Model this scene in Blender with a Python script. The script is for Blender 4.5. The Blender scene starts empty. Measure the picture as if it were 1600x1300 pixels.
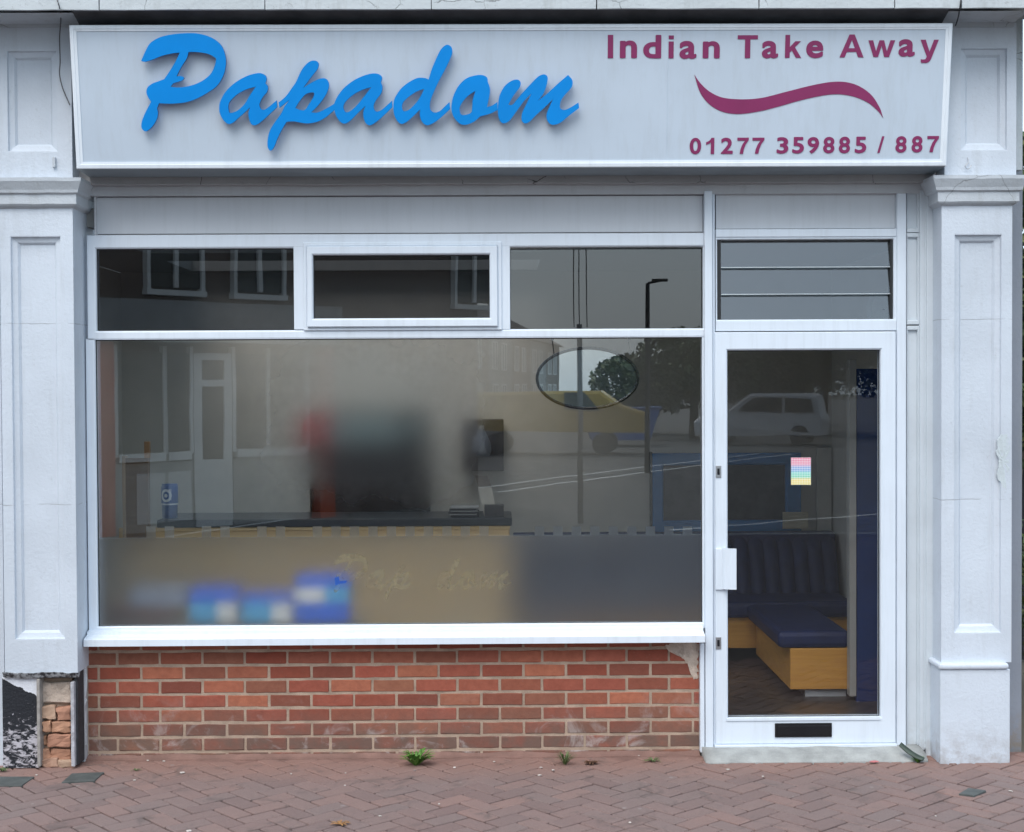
import bpy, bmesh, math, random
import numpy as np
from mathutils import Vector, Matrix, Euler
random.seed(7)
S = bpy.context.scene
COL = S.collection
R = math.radians

# ---------------------------------------------------------------- camera
FPX, D, H = 2235.0, 7.5, 1.945
YAW, PITCH, ROLL = 0.011, -0.020, 0.005
F = Vector((math.sin(YAW)*math.cos(PITCH), math.cos(YAW)*math.cos(PITCH), math.sin(PITCH)))
R0 = Vector((math.cos(YAW), -math.sin(YAW), 0)); U0 = R0.cross(F)
RV = R0*math.cos(ROLL) - U0*math.sin(ROLL); UV = U0*math.cos(ROLL) + R0*math.sin(ROLL)
CP = Vector((0, -D, H))
cd = bpy.data.cameras.new('camera'); cam = bpy.data.objects.new('camera', cd); COL.objects.link(cam)
M = Matrix((RV, UV, -F)).transposed().to_4x4(); M.translation = CP
cam.matrix_world = M
cd.sensor_fit = 'HORIZONTAL'; cd.sensor_width = 36; cd.lens = FPX/1600*36
cd.clip_start = 0.05; cd.clip_end = 600
S.camera = cam
S.render.resolution_x = 1024; S.render.resolution_y = 832

# ---------------------------------------------------------------- light
W = bpy.data.worlds.new('World'); S.world = W; W.use_nodes = True
wn = W.node_tree.nodes; wl = W.node_tree.links
bg = wn['Background']
sky = wn.new('ShaderNodeTexSky'); sky.sky_type = 'NISHITA'; sky.sun_disc = False
SUN_EL, SUN_AZ = R(52), R(200)
sky.sun_elevation = SUN_EL; sky.sun_rotation = SUN_AZ; sky.dust_density = 3.0; sky.air_density = 1.0
hs = wn.new('ShaderNodeHueSaturation'); hs.inputs['Saturation'].default_value = 0.85
wl.new(sky.outputs[0], hs.inputs['Color']); mxw = wn.new('ShaderNodeMix'); mxw.data_type = 'RGBA'; mxw.inputs[0].default_value = .6
wl.new(hs.outputs[0], mxw.inputs[6]); mxw.inputs[7].default_value = (4.35, 5.4, 6.25, 1)   # even cloud cover over the clear sky
wl.new(mxw.outputs[2], bg.inputs['Color'])
bg.inputs['Strength'].default_value = 0.15
sl = bpy.data.lights.new('sun', 'SUN'); sl.energy = 0.95; sl.angle = R(42); sl.color = (1.0, .97, .93)
so = bpy.data.objects.new('sun', sl); COL.objects.link(so)
sd = Vector((math.sin(SUN_AZ)*math.cos(SUN_EL), math.cos(SUN_AZ)*math.cos(SUN_EL), math.sin(SUN_EL)))
so.rotation_euler = sd.to_track_quat('Z', 'Y').to_euler()
so.location = (0, -3, 8)
S.view_settings.view_transform = 'Standard'; S.view_settings.look = 'None'
S.view_settings.gamma = 1; S.view_settings.exposure = 0.88
S.render.engine = 'CYCLES'
S.cycles.max_bounces = 10; S.cycles.diffuse_bounces = 5; S.cycles.glossy_bounces = 6
S.cycles.transmission_bounces = 8; S.cycles.transparent_max_bounces = 24
S.cycles.use_denoising = True; S.cycles.caustics_refractive = True; S.cycles.sample_clamp_indirect = 6

# ---------------------------------------------------------------- pixel of the photograph -> point of the place
def ray(px, py):
    return F + RV*((px-800)/FPX) - UV*((py-650)/FPX)
def P(px, py, Y=0.0):
    d = ray(px, py); t = (Y-CP.y)/d.y
    return CP + d*t
def PX(px, py=650, Y=0.0): return P(px, py, Y).x
def PZ(py, px=775, Y=0.0): return P(px, py, Y).z
def G(px, py, z=0.0):
    d = ray(px, py); t = (z-CP.z)/d.z
    return CP + d*t
def to_px(p):
    v = Vector(p)-CP; w = v.dot(F)
    return 800+FPX*v.dot(RV)/w, 650-FPX*v.dot(UV)/w, w

# ---------------------------------------------------------------- objects
WP = {}
def tag(o, label=None, cat=None, group=None, kind=None):
    if label: o['label'] = label
    if cat: o['category'] = cat
    if group: o['group'] = group
    if kind: o['kind'] = kind
    return o
def thing(name, loc, label, cat, group=None, kind=None):
    o = bpy.data.objects.new(name, None); COL.objects.link(o)
    o.location = loc; o.empty_display_size = .1; WP[o.name] = Vector(loc)
    return tag(o, label, cat, group, kind)
def place(o, w, parent=None):
    w = Vector(w); WP[o.name] = w
    if parent is not None:
        o.parent = parent; o.location = w - WP[parent.name]
    else: o.location = w
def obj(name, bm, m, parent=None, smooth=False):
    """link a bmesh held in world coordinates as one object with its origin at its own base"""
    xs = [v.co for v in bm.verts]
    lo = Vector([min(c[i] for c in xs) for i in range(3)]); hi = Vector([max(c[i] for c in xs) for i in range(3)])
    c = Vector(((lo.x+hi.x)/2, (lo.y+hi.y)/2, lo.z))
    bmesh.ops.translate(bm, verts=bm.verts, vec=-c)
    bmesh.ops.recalc_face_normals(bm, faces=bm.faces)
    me = bpy.data.meshes.new(name); bm.to_mesh(me); bm.free()
    if smooth:
        for p in me.polygons: p.use_smooth = True
    for x in (m if isinstance(m, (list, tuple)) else [m]): me.materials.append(x)
    o = bpy.data.objects.new(name, me); COL.objects.link(o)
    place(o, c, parent)
    return o
def rawobj(name, me, m, w, parent=None):
    o = bpy.data.objects.new(name, me); COL.objects.link(o)
    if m and not me.materials: me.materials.append(m)
    place(o, w, parent); return o
def bx(bm, x0, x1, y0, y1, z0, z1, bev=0.0, seg=2):
    t = bmesh.new()
    vs = [t.verts.new((x, y, z)) for x in (x0, x1) for y in (y0, y1) for z in (z0, z1)]
    for f in ((0,1,3,2),(4,6,7,5),(0,4,5,1),(2,3,7,6),(0,2,6,4),(1,5,7,3)): t.faces.new([vs[i] for i in f])
    bmesh.ops.recalc_face_normals(t, faces=t.faces)
    if bev > 0:
        b = min(bev, .45*min(abs(x1-x0), abs(y1-y0), abs(z1-z0)))
        bmesh.ops.bevel(t, geom=list(t.edges), offset=b, segments=seg, affect='EDGES', profile=.5)
    merge(bm, t); return bm
def merge(bm, t, mi=None):
    me = bpy.data.meshes.new('tmp'); t.to_mesh(me); t.free(); n = len(bm.faces)
    bm.from_mesh(me); bpy.data.meshes.remove(me)
    if mi is not None:
        bm.faces.ensure_lookup_table()
        for f in bm.faces[n:]: f.material_index = mi
def box(name, x0, x1, y0, y1, z0, z1, m, parent=None, bev=.003):
    return obj(name, bx(bmesh.new(), x0, x1, y0, y1, z0, z1, bev), m, parent)
def pb(bm, l, r, t, b, Y0, Y1, bev=.003, px=None, py=None):
    """box whose front rectangle is the photograph's rectangle l,r,t,b at depth Y0"""
    cx, cy = (l+r)/2 if px is None else px, (t+b)/2 if py is None else py
    cy = min(max(cy, 300), 1170)
    return bx(bm, PX(l, cy, Y0), PX(r, cy, Y0), Y0, Y1, PZ(b, cx, Y0), PZ(t, cx, Y0), bev)
def pbox(name, l, r, t, b, Y0, Y1, m, parent=None, bev=.003, **k):
    return obj(name, pb(bmesh.new(), l, r, t, b, Y0, Y1, bev, **k), m, parent)
def tube(bm, pts, rad, n=8, cap=True):
    pts = [Vector(p) for p in pts]; rads = rad if isinstance(rad, (list, tuple)) else [rad]*len(pts)
    rings = []
    for i, p in enumerate(pts):
        d = (pts[min(i+1, len(pts)-1)]-pts[max(i-1, 0)]).normalized()
        a = d.cross(Vector((0, 0, 1)) if abs(d.z) < .9 else Vector((0, 1, 0))).normalized(); b = d.cross(a)
        rings.append([bm.verts.new(p+(a*math.cos(2*math.pi*k/n)+b*math.sin(2*math.pi*k/n))*rads[i]) for k in range(n)])
    for a, b in zip(rings, rings[1:]):
        for k in range(n): bm.faces.new((a[k], a[(k+1) % n], b[(k+1) % n], b[k]))
    if cap:
        bm.faces.new(rings[0][::-1]); bm.faces.new(rings[-1])
    return bm
def prism(bm, poly, ax, a0, a1):
    """extrude a 2-D polygon along axis ax (0: x, poly in y,z; 1: y, poly in x,z; 2: z, poly in x,y)"""
    def mk(p, a): return {0: (a, p[0], p[1]), 1: (p[0], a, p[1]), 2: (p[0], p[1], a)}[ax]
    A = [bm.verts.new(mk(p, a0)) for p in poly]; B = [bm.verts.new(mk(p, a1)) for p in poly]
    n = len(poly)
    for i in range(n): bm.faces.new((A[i], A[(i+1) % n], B[(i+1) % n], B[i]))
    bm.faces.new(A[::-1]); bm.faces.new(B)
    return bm
def lathe(bm, prof, c, n=24):
    rings = [[bm.verts.new((c[0]+r*math.cos(2*math.pi*k/n), c[1]+r*math.sin(2*math.pi*k/n), c[2]+z)) for k in range(n)] for r, z in prof]
    for a, b in zip(rings, rings[1:]):
        for k in range(n): bm.faces.new((a[k], a[(k+1) % n], b[(k+1) % n], b[k]))
    bm.faces.new(rings[0][::-1]); bm.faces.new(rings[-1]); return bm

# ---------------------------------------------------------------- materials
class NT:
    def __init__(s, name):
        s.m = bpy.data.materials.new(name); s.m.use_nodes = True
        s.n = s.m.node_tree.nodes; s.l = s.m.node_tree.links
        s.b = s.n.get('Principled BSDF'); s.out = s.n.get('Material Output')
    def a(s, t, **k):
        x = s.n.new(t)
        for q, v in k.items():
            if q in x.inputs.keys(): x.inputs[q].default_value = v
            else: setattr(x, q, v)
        return x
    def L(s, a, b): s.l.new(a, b)
    def noise(s, scale, detail=4, rough=.55, vec=None, dist=0):
        x = s.a('ShaderNodeTexNoise', Scale=scale, Detail=detail, Roughness=rough, Distortion=dist)
        s.L(vec or s.pos(), x.inputs['Vector']); return x.outputs['Fac']
    def pos(s):
        if not hasattr(s, '_p'): s._p = s.a('ShaderNodeNewGeometry').outputs['Position']
        return s._p
    def ramp(s, fac, stops):
        x = s.a('ShaderNodeValToRGB'); e = x.color_ramp.elements
        while len(e) < len(stops): e.new(.5)
        for i, (p, c) in enumerate(stops):
            e[i].position = p; e[i].color = (c, c, c, 1) if not isinstance(c, tuple) else (*c[:3], 1)
        s.L(fac, x.inputs['Fac']); return x.outputs['Color']
    def mix(s, f, a, b, t='MIX'):
        x = s.a('ShaderNodeMix', data_type='RGBA', blend_type=t)
        for i, v in ((0, f), (6, a), (7, b)):
            if isinstance(v, (int, float)): x.inputs[i].default_value = v if i == 0 else (v, v, v, 1)
            elif isinstance(v, tuple): x.inputs[i].default_value = (*v[:3], 1)
            else: s.L(v, x.inputs[i])
        return x.outputs[2]
    def math(s, op, a, b=None, c=None):
        x = s.a('ShaderNodeMath', operation=op)
        for i, v in enumerate((a, b, c)):
            if v is None: continue
            if isinstance(v, (int, float)): x.inputs[i].default_value = v
            else: s.L(v, x.inputs[i])
        return x.outputs[0]
    def sep(s, v=None):
        x = s.a('ShaderNodeSeparateXYZ'); s.L(v or s.pos(), x.inputs[0]); return x.outputs
    def bump(s, h, strength=.3, dist=.01):
        x = s.a('ShaderNodeBump', Strength=strength, Distance=dist); s.L(h, x.inputs['Height'])
        if s.b.inputs['Normal'].is_linked: s.L(s.b.inputs['Normal'].links[0].from_socket, x.inputs['Normal'])
        s.L(x.outputs[0], s.b.inputs['Normal'])
    def col(s, c):
        if isinstance(c, tuple): s.b.inputs['Base Color'].default_value = (*c[:3], 1)
        else: s.L(c, s.b.inputs['Base Color'])
def plain(name, c, rough=.5, var=.12, scale=6, bump=.0, bs=90, metal=0, spec=.5, fine=0.0, bd=.004):
    t = NT(name); t.b.inputs['Roughness'].default_value = rough; t.b.inputs['Metallic'].default_value = metal
    t.b.inputs['Specular IOR Level'].default_value = spec
    n = t.noise(scale, 5)
    lo = tuple(x*(1-var) for x in c); hi = tuple(min(1, x*(1+var)) for x in c)
    k = t.ramp(n, [(.3, lo), (.7, hi)])
    if fine:
        k = t.mix(fine, k, t.ramp(t.noise(220, 3), [(.3, 0.35), (.7, 1.0)]), 'MULTIPLY')
    t.col(k)
    if bump: t.bump(t.noise(bs, 5), bump, bd)
    return t.m

def paint_mat(name, c, dirt=.25, joints=(), crack=0.0, rough=.55, bump=.6):
    t = NT(name); t.b.inputs['Roughness'].default_value = rough
    k = t.mix(t.ramp(t.noise(2.2, 6, .6), [(.35, 0), (.72, 1)]), c, tuple(x*.86 for x in c))
    sx = t.a('ShaderNodeMapping'); sx.inputs['Scale'].default_value = (9, 9, 1.3); t.L(t.pos(), sx.inputs['Vector'])
    streak = t.ramp(t.noise(1.5, 6, .65, sx.outputs[0]), [(.55, 0), (.8, 1)])
    k = t.mix(t.math('MULTIPLY', streak, dirt*.55), k, (.30, .31, .30))
    spots = t.ramp(t.noise(38, 5, .75), [(.60, 0), (.72, 1)])
    k = t.mix(t.math('MULTIPLY', spots, dirt*.55), k, (.25, .25, .25))
    low = t.a('ShaderNodeMapRange'); t.L(t.sep()[2], low.inputs[0]); low.inputs[1].default_value = .0; low.inputs[2].default_value = .22; low.inputs[3].default_value = 1; low.inputs[4].default_value = 0
    k = t.mix(t.math('MULTIPLY', low.outputs[0], t.ramp(t.noise(16, 5, .7), [(.42, 0), (.62, dirt*1.1)])), k, (.26, .22, .19))   # splashes off the pavement
    h = t.noise(55, 6, .62)
    if joints:
        z = t.sep()[2]; zz = t.math('ADD', z, t.math('MULTIPLY', t.noise(9, 3), .012))
        mask = None
        for j in joints:
            d = t.math('LESS_THAN', t.math('ABSOLUTE', t.math('SUBTRACT', zz, j)), .0022)
            mask = d if mask is None else t.math('MAXIMUM', mask, d)
        mask = t.math('MULTIPLY', mask, t.ramp(t.noise(7, 2), [(.36, 0), (.5, 1)]))
        k = t.mix(t.math('MULTIPLY', mask, .45), k, (.2, .2, .21))
        h = t.math('SUBTRACT', h, mask)
    if crack:
        w = t.a('ShaderNodeTexVoronoi', feature='DISTANCE_TO_EDGE', Scale=3.1)
        mp = t.a('ShaderNodeMixRGB', blend_type='ADD'); mp.inputs[0].default_value = .12
        nn = t.a('ShaderNodeTexNoise', Scale=6.0, Detail=5); t.L(t.pos(), nn.inputs['Vector'])
        t.L(t.pos(), mp.inputs[1]); t.L(nn.outputs['Color'], mp.inputs[2]); t.L(mp.outputs[0], w.inputs['Vector'])
        cm = t.math('MULTIPLY', t.math('LESS_THAN', w.outputs['Distance'], .006), t.ramp(t.noise(2.7, 3), [(.52, 0), (.58, 1)]))
        k = t.mix(t.math('MULTIPLY', cm, crack), k, (.08, .08, .08))
        h = t.math('SUBTRACT', h, cm)
    t.col(k); t.bump(h, bump, .004)
    return t.m
ZJ = [PZ(y) for y in (508, 779)]
M_paint = paint_mat('white_masonry_paint', (.60, .655, .725), .45, (PZ(503), PZ(779)), 0)
M_paint_soil = paint_mat('soiled_masonry_paint', (.50, .54, .58), .8, (), .4, .7, .6)
M_cornice = paint_mat('weathered_stone_paint', (.52, .56, .58), 1.1, (), .6, .8, .8)
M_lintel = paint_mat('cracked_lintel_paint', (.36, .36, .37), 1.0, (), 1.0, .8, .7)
M_dark_soffit = plain('soffit_shade_tone', (.085, .09, .10), .85, .3, 8, .3)  # shade under the cornice put into a dark base colour
def upvc(name, c, rough=.28):
    t = NT(name); t.b.inputs['Roughness'].default_value = rough
    k = t.mix(t.ramp(t.noise(3.0, 5), [(.35, 0), (.75, 1)]), c, tuple(x*.94 for x in c))
    sp = t.ramp(t.noise(60, 3, .7), [(.70, 0), (.78, 1)])
    k = t.mix(t.math('MULTIPLY', sp, .16), k, (.25, .26, .25))
    sx = t.a('ShaderNodeMapping'); sx.inputs['Scale'].default_value = (14, 14, 1.0); t.L(t.pos(), sx.inputs['Vector'])
    k = t.mix(t.ramp(t.noise(1.6, 6, .7, sx.outputs[0]), [(.48, 0), (.8, .22)]), k, (.33, .35, .35))
    t.col(k); t.bump(t.noise(3, 2), .05, .01); return t.m
M_upvc = upvc('white_window_plastic', (.72, .785, .86))
M_upvc2 = upvc('white_door_plastic', (.70, .77, .85))
M_panel = upvc('white_infill_panel', (.58, .61, .65), .4)
M_timber = paint_mat('painted_timber', (.52, .54, .57), .5, (), .0, .5, .2)
M_strip = paint_mat('painted_side_strip', (.60, .66, .71), .3, (), .0, .45, .2)
M_gasket = plain('black_rubber_gasket', (.012, .013, .015), .5, .2)
M_black = plain('black_gloss_plastic', (.01, .011, .014), .22, .2)
M_steel = plain('brushed_steel', (.45, .46, .48), .35, .1, 20, 0, 90, .9)
M_signface = upvc('sign_face_panel', (.54, .62, .71), .33)
M_signframe = upvc('sign_frame_aluminium', (.80, .86, .92), .3)
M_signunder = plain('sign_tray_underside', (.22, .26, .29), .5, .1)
M_blue = plain('blue_letter_acrylic', (.0, .245, .70), .45, .05, 5, spec=.25)
M_blue_side = plain('navy_letter_edge', (.02, .04, .16), .5, .1)
M_maroon = plain('maroon_vinyl', (.235, .020, .105), .42, .06)

def glass(name, refl=.07, tint=(.86, .89, .88), rough=0.0, blur=None):
    t = NT(name); t.n.remove(t.b)
    lw = t.a('ShaderNodeLayerWeight', Blend=.5)
    fac = t.math('MULTIPLY_ADD', t.math('POWER', lw.outputs['Facing'], 4.0), .8, refl)
    tr = t.a('ShaderNodeBsdfTransparent'); tr.inputs[0].default_value = (*tint, 1)
    gl = t.a('ShaderNodeBsdfGlossy'); gl.inputs['Roughness'].default_value = rough; gl.inputs[0].default_value = (.96, .98, 1, 1)
    bn = t.a('ShaderNodeBump', Strength=.02, Distance=.02); t.L(t.noise(1.3, 2), bn.inputs['Height']); t.L(bn.outputs[0], gl.inputs['Normal'])
    base = tr.outputs[0]
    if blur:
        # soft-edged patch that blurs the view and weakens the reflection
        x0, x1, z0, z1 = blur
        s = t.sep(); nz = t.math('MULTIPLY', t.math('SUBTRACT', t.noise(2.4, 4), .5), .55)
        def edge(v, a, b, w):
            u = t.a('ShaderNodeMapRange', interpolation_type='SMOOTHSTEP'); t.L(v, u.inputs[0])
            u.inputs[1].default_value = a-w; u.inputs[2].default_value = a+w
            d = t.a('ShaderNodeMapRange', interpolation_type='SMOOTHSTEP'); t.L(v, d.inputs[0])
            d.inputs[1].default_value = b-w; d.inputs[2].default_value = b+w; d.inputs[3].default_value = 1; d.inputs[4].default_value = 0
            return t.math('MULTIPLY', u.outputs[0], d.outputs[0])
        m = t.math('MULTIPLY', edge(t.math('ADD', s[0], nz), x0, x1, .3), edge(t.math('ADD', s[2], nz), z0, z1, .14))
        rf = t.a('ShaderNodeBsdfRefraction', Roughness=.34, IOR=1.25); rf.inputs[0].default_value = (.9, .92, .92, 1)
        df = t.a('ShaderNodeBsdfDiffuse'); df.inputs[0].default_value = (.5, .52, .54, 1)
        m1 = t.a('ShaderNodeMixShader'); m1.inputs[0].default_value = .02; t.L(rf.outputs[0], m1.inputs[1]); t.L(df.outputs[0], m1.inputs[2])
        m2 = t.a('ShaderNodeMixShader'); t.L(m, m2.inputs[0]); t.L(tr.outputs[0], m2.inputs[1]); t.L(m1.outputs[0], m2.inputs[2])
        base = m2.outputs[0]
        fac = t.math('MULTIPLY', fac, t.math('SUBTRACT', 1.0, t.math('MULTIPLY', m, .55)))
    mx = t.a('ShaderNodeMixShader'); t.L(fac, mx.inputs[0]); t.L(base, mx.inputs[1]); t.L(gl.outputs[0], mx.inputs[2])
    t.L(mx.outputs[0], t.out.inputs['Surface']); return t.m
def film(name, rough=.5, haze=.08, col=(1.0, 1.0, 1.0), hc=(.38, .45, .52), clear=0.0):
    t = NT(name); t.n.remove(t.b)
    rf = t.a('ShaderNodeBsdfRefraction', Roughness=rough, IOR=1.22); rf.inputs[0].default_value = (*col, 1)
    df = t.a('ShaderNodeBsdfDiffuse'); df.inputs[0].default_value = (*hc, 1)
    m1 = t.a('ShaderNodeMixShader'); t.L(rf.outputs[0], m1.inputs[1]); t.L(df.outputs[0], m1.inputs[2])
    n = t.ramp(t.noise(3, 5), [(.3, haze*.75), (.7, haze*1.25)]); t.L(n, m1.inputs[0])
    o = m1.outputs[0]
    if clear:
        tr = t.a('ShaderNodeBsdfTransparent'); m2 = t.a('ShaderNodeMixShader')
        k = t.ramp(t.noise(14, 4), [(.44, 0.0), (.56, clear)]); t.L(k, m2.inputs[0]); t.L(o, m2.inputs[1]); t.L(tr.outputs[0], m2.inputs[2]); o = m2.outputs[0]
    t.L(o, t.out.inputs['Surface']); return t.m
M_glass = glass('window_glass', .042, (.93, .93, .93))
M_glass_big = glass('window_glass_blurred', .08, (.93, .93, .92), blur=(PX(452), PX(720), PZ(772), PZ(545)))
M_glass_top = glass('transom_glass', .085, (.42, .43, .44))
M_film = film('frosted_film')
M_vinyl = film('faded_lettering_vinyl', .3, .34, (.9, .85, .7), (.62, .58, .45), .9)

# bricks: every brick has its own tone
def brick_mat(name, cols, dirt=True):
    t = NT(name); t.b.inputs['Roughness'].default_value = .85; t.b.inputs['Specular IOR Level'].default_value = .25
    rnd = t.a('ShaderNodeObjectInfo').outputs['Random']
    n = len(cols); c = t.ramp(rnd, [((i+.5)/n, k) for i, k in enumerate(cols)])
    c = t.mix(t.ramp(t.noise(30, 5, .65), [(.35, 0), (.7, .4)]), c, tuple(.6*x for x in cols[0]))
    c = t.mix(t.ramp(t.noise(120, 4, .7), [(.6, 0), (.75, .35)]), c, (.36, .26, .22))
    h = t.math('ADD', t.noise(60, 6, .65), t.math('MULTIPLY', t.noise(9, 3), .6))
    if dirt:
        s = t.sep()
        # splash-back grime with a ragged edge, and salt bloom
        e = t.math('ADD', s[2], t.math('MULTIPLY', t.math('SUBTRACT', t.noise(3.2, 5), .5), .16))
        g = t.a('ShaderNodeMapRange'); t.L(e, g.inputs[0]); g.inputs[1].default_value = .10; g.inputs[2].default_value = .30
        g.inputs[3].default_value = .85; g.inputs[4].default_value = 0
        c = t.mix(t.math('MULTIPLY', g.outputs[0], t.ramp(t.noise(11, 4), [(.3, .5), (.6, 1)])), c, (.135, .10, .082))
        sm = t.ramp(t.noise(4.3, 6, .72, dist=.8), [(.55, 0), (.66, 1)])
        low = t.a('ShaderNodeMapRange'); t.L(s[2], low.inputs[0]); low.inputs[1].default_value = .05; low.inputs[2].default_value = .34; low.inputs[3].default_value = 1; low.inputs[4].default_value = 0
        c = t.mix(t.math('MULTIPLY', t.math('MULTIPLY', sm, low.outputs[0]), .6), c, (.44, .40, .38))
    t.col(c); t.bump(h, .55, .004); return t.m
M_brick = brick_mat('red_facing_brick', [(.26, .072, .046), (.37, .112, .072), (.30, .085, .058), (.42, .150, .088), (.20, .062, .044), (.32, .135, .082), (.39, .105, .070), (.26, .105, .068)])
M_mortar = plain('sandy_mortar', (.42, .315, .24), .92, .22, 12, .7, 70, fine=.35)
M_oldbrick = brick_mat('crumbling_brick', [(.42, .22, .15), (.50, .30, .19), (.38, .17, .12), (.46, .33, .24)], False)
def paver_mat():
    t = NT('block_paver'); t.b.inputs['Roughness'].default_value = .88; t.b.inputs['Specular IOR Level'].default_value = .3
    rnd = t.a('ShaderNodeObjectInfo').outputs['Random']
    c = t.ramp(rnd, [(.1, (.185, .122, .112)), (.35, (.225, .147, .132)), (.6, (.195, .140, .130)), (.9, (.245, .152, .132))])
    c = t.mix(t.ramp(t.noise(1.6, 5), [(.35, 0), (.68, .55)]), c, (.165, .130, .124))
    s = t.sep(); e = t.math('ADD', s[1], t.math('MULTIPLY', t.math('SUBTRACT', t.noise(2.0, 5), .5), .35))
    g = t.a('ShaderNodeMapRange'); t.L(e, g.inputs[0]); g.inputs[1].default_value = -.50; g.inputs[2].default_value = -.10
    g.inputs[3].default_value = 0; g.inputs[4].default_value = .75
    c = t.mix(g.outputs[0], c, (.27, .150, .118))     # reddish dust lying against the wall
    c = t.mix(t.ramp(t.noise(240, 3, .7), [(.45, 0), (.75, .5)]), c, (.30, .24, .22))
    c = t.mix(t.ramp(t.noise(150, 3, .7), [(.58, 0), (.68, .5)]), c, (.07, .05, .05))
    c = t.mix(t.ramp(t.noise(5.5, 6, .7, dist=.8), [(.56, 0), (.68, .55)]), c, (.095, .078, .072))
    gv = t.a('ShaderNodeTexVoronoi', Scale=5.0); t.L(t.pos(), gv.inputs['Vector'])
    c = t.mix(t.math('MULTIPLY', t.math('LESS_THAN', gv.outputs['Distance'], .055), .5), c, (.30, .27, .26))
    t.col(c); t.bump(t.noise(140, 5, .7), .5, .003); t.bump(t.noise(14, 3), .3, .006); return t.m
M_paver = paver_mat()
M_sand = plain('joint_sand', (.05, .036, .03), .95, .25, 9, .5, 90, fine=.4)
M_dust = plain('trodden_dust', (.235, .135, .110), .95, .22, 7, .6, 80, fine=.35)
M_concrete = plain('worn_concrete', (.36, .37, .36), .9, .22, 9, .6, 70, fine=.35)
M_asphalt = plain('asphalt', (.135, .132, .125), .9, .15, 3, .4, 120)
M_linepaint = plain('road_line_paint', (.85, .85, .82), .8, .15)
M_render = plain('crumbled_render', (.52, .43, .36), .92, .25, 16, .9, 45, fine=.3, bd=.01)
M_cover = plain('dark_slate_cover', (.07, .078, .075), .75, .3, 14, .5, 80)
def paper(name, c, r=.6): return plain(name, c, r, .06)

# ================================================================= SETTING
# ---------------------------------------------------------------- ground
def ground_sheet(name, x0, x1, y0, y1, z, m):
    bm = bmesh.new(); vs = [bm.verts.new(p) for p in ((x0, y0, z), (x1, y0, z), (x1, y1, z), (x0, y1, z))]; bm.faces.new(vs)
    o = obj(name, bm, m); tag(o, kind='structure'); return o
ground_sheet('ground', -300, 300, -300, 300, -.17, plain('soil', (.10, .085, .06), .95, .3, 1))
KY = -11.2
road = ground_sheet('road', -200, 200, -200, KY, -.12, M_asphalt)
pav = box('pavement', -9, 9, -2.55, .0, -.13, -.022, M_sand, None, 0); tag(pav, kind='structure')
t = NT('far_block_paving'); br = t.a('ShaderNodeTexBrick', Scale=1.0); t.L(t.pos(), br.inputs['Vector'])
br.inputs['Brick Width'].default_value = .2; br.inputs['Row Height'].default_value = .1; br.inputs['Mortar Size'].default_value = .004
br.inputs['Color1'].default_value = (.11, .095, .088, 1); br.inputs['Color2'].default_value = (.09, .08, .075, 1); br.inputs['Mortar'].default_value = (.07, .05, .045, 1)
t.L(br.outputs[0], t.b.inputs['Base Color']); t.b.inputs['Roughness'].default_value = .9; M_farpav = t.m
o = box('pavement', -30, 30, KY, -2.551, -.13, -.003, M_farpav, None, 0); tag(o, kind='structure')
for a_, b_ in ((-30, -9.001), (9.001, 30)): tag(box('pavement', a_, b_, -2.55, 0, -.13, -.003, M_farpav, None, 0), kind='structure')
# herringbone block pavers, turned 45 degrees, chevrons running away from the shop
PA = R(45-4)
cells = []
cs = .1
for i in range(-64, 64):
    for j in range(-64, 64):
        k = (i-j) % 4
        if k == 0: u, v, rot = (i+1)*cs, (j+.5)*cs, 0
        elif k == 3: u, v, rot = (i+.5)*cs, (j+1)*cs, R(90)
        else: continue
        x = u*math.cos(PA)-v*math.sin(PA); y = u*math.sin(PA)+v*math.cos(PA)-1.2
        if -3.6 < x < 3.6 and -2.6 < y < .02: cells.append((x, y, PA+rot))
def paver_mesh(seed):
    rr = random.Random(seed); t = bmesh.new()
    bx(t, -.0955, .0955, -.0457, .0457, -.055, 0, .0045, 1)
    for v in t.verts:
        if v.co.z > -.02: v.co += Vector((rr.uniform(-.0012, .0012), rr.uniform(-.0012, .0012), rr.uniform(-.0012, .0010)))
    me = bpy.data.meshes.new('paver'); t.to_mesh(me); t.free(); me.materials.append(M_paver); return me
PM = [paver_mesh(s) for s in range(6)]
vis = []
for x, y, a in cells:
    q = to_px((x, y, 0)); d = q[2]
    if -35 < q[0] < 1635 and 1150 < q[1] < 1325: vis.append((d, x, y, a))
vis.sort()
near = set((x, y) for _, x, y, _ in vis[:298])
rest = bmesh.new()
for x, y, a in cells:
    if y > -.02: continue
    me = random.choice(PM)
    dz = random.uniform(-.0022, .0015); tx, ty = random.gauss(0, .006), random.gauss(0, .006)
    if (x, y) in near:
        o = rawobj('paver', me, None, (x, y, dz), pav); o.rotation_euler = (tx, ty, a + random.gauss(0, .006))
    else:
        n = len(rest.verts); rest.from_mesh(me); rest.verts.ensure_lookup_table()
        bmesh.ops.transform(rest, matrix=Matrix.Translation((x, y, dz)) @ Euler((tx, ty, a)).to_matrix().to_4x4(), verts=rest.verts[n:])
o = obj('pavers', rest, M_paver, pav); o['kind'] = 'stuff'
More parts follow.
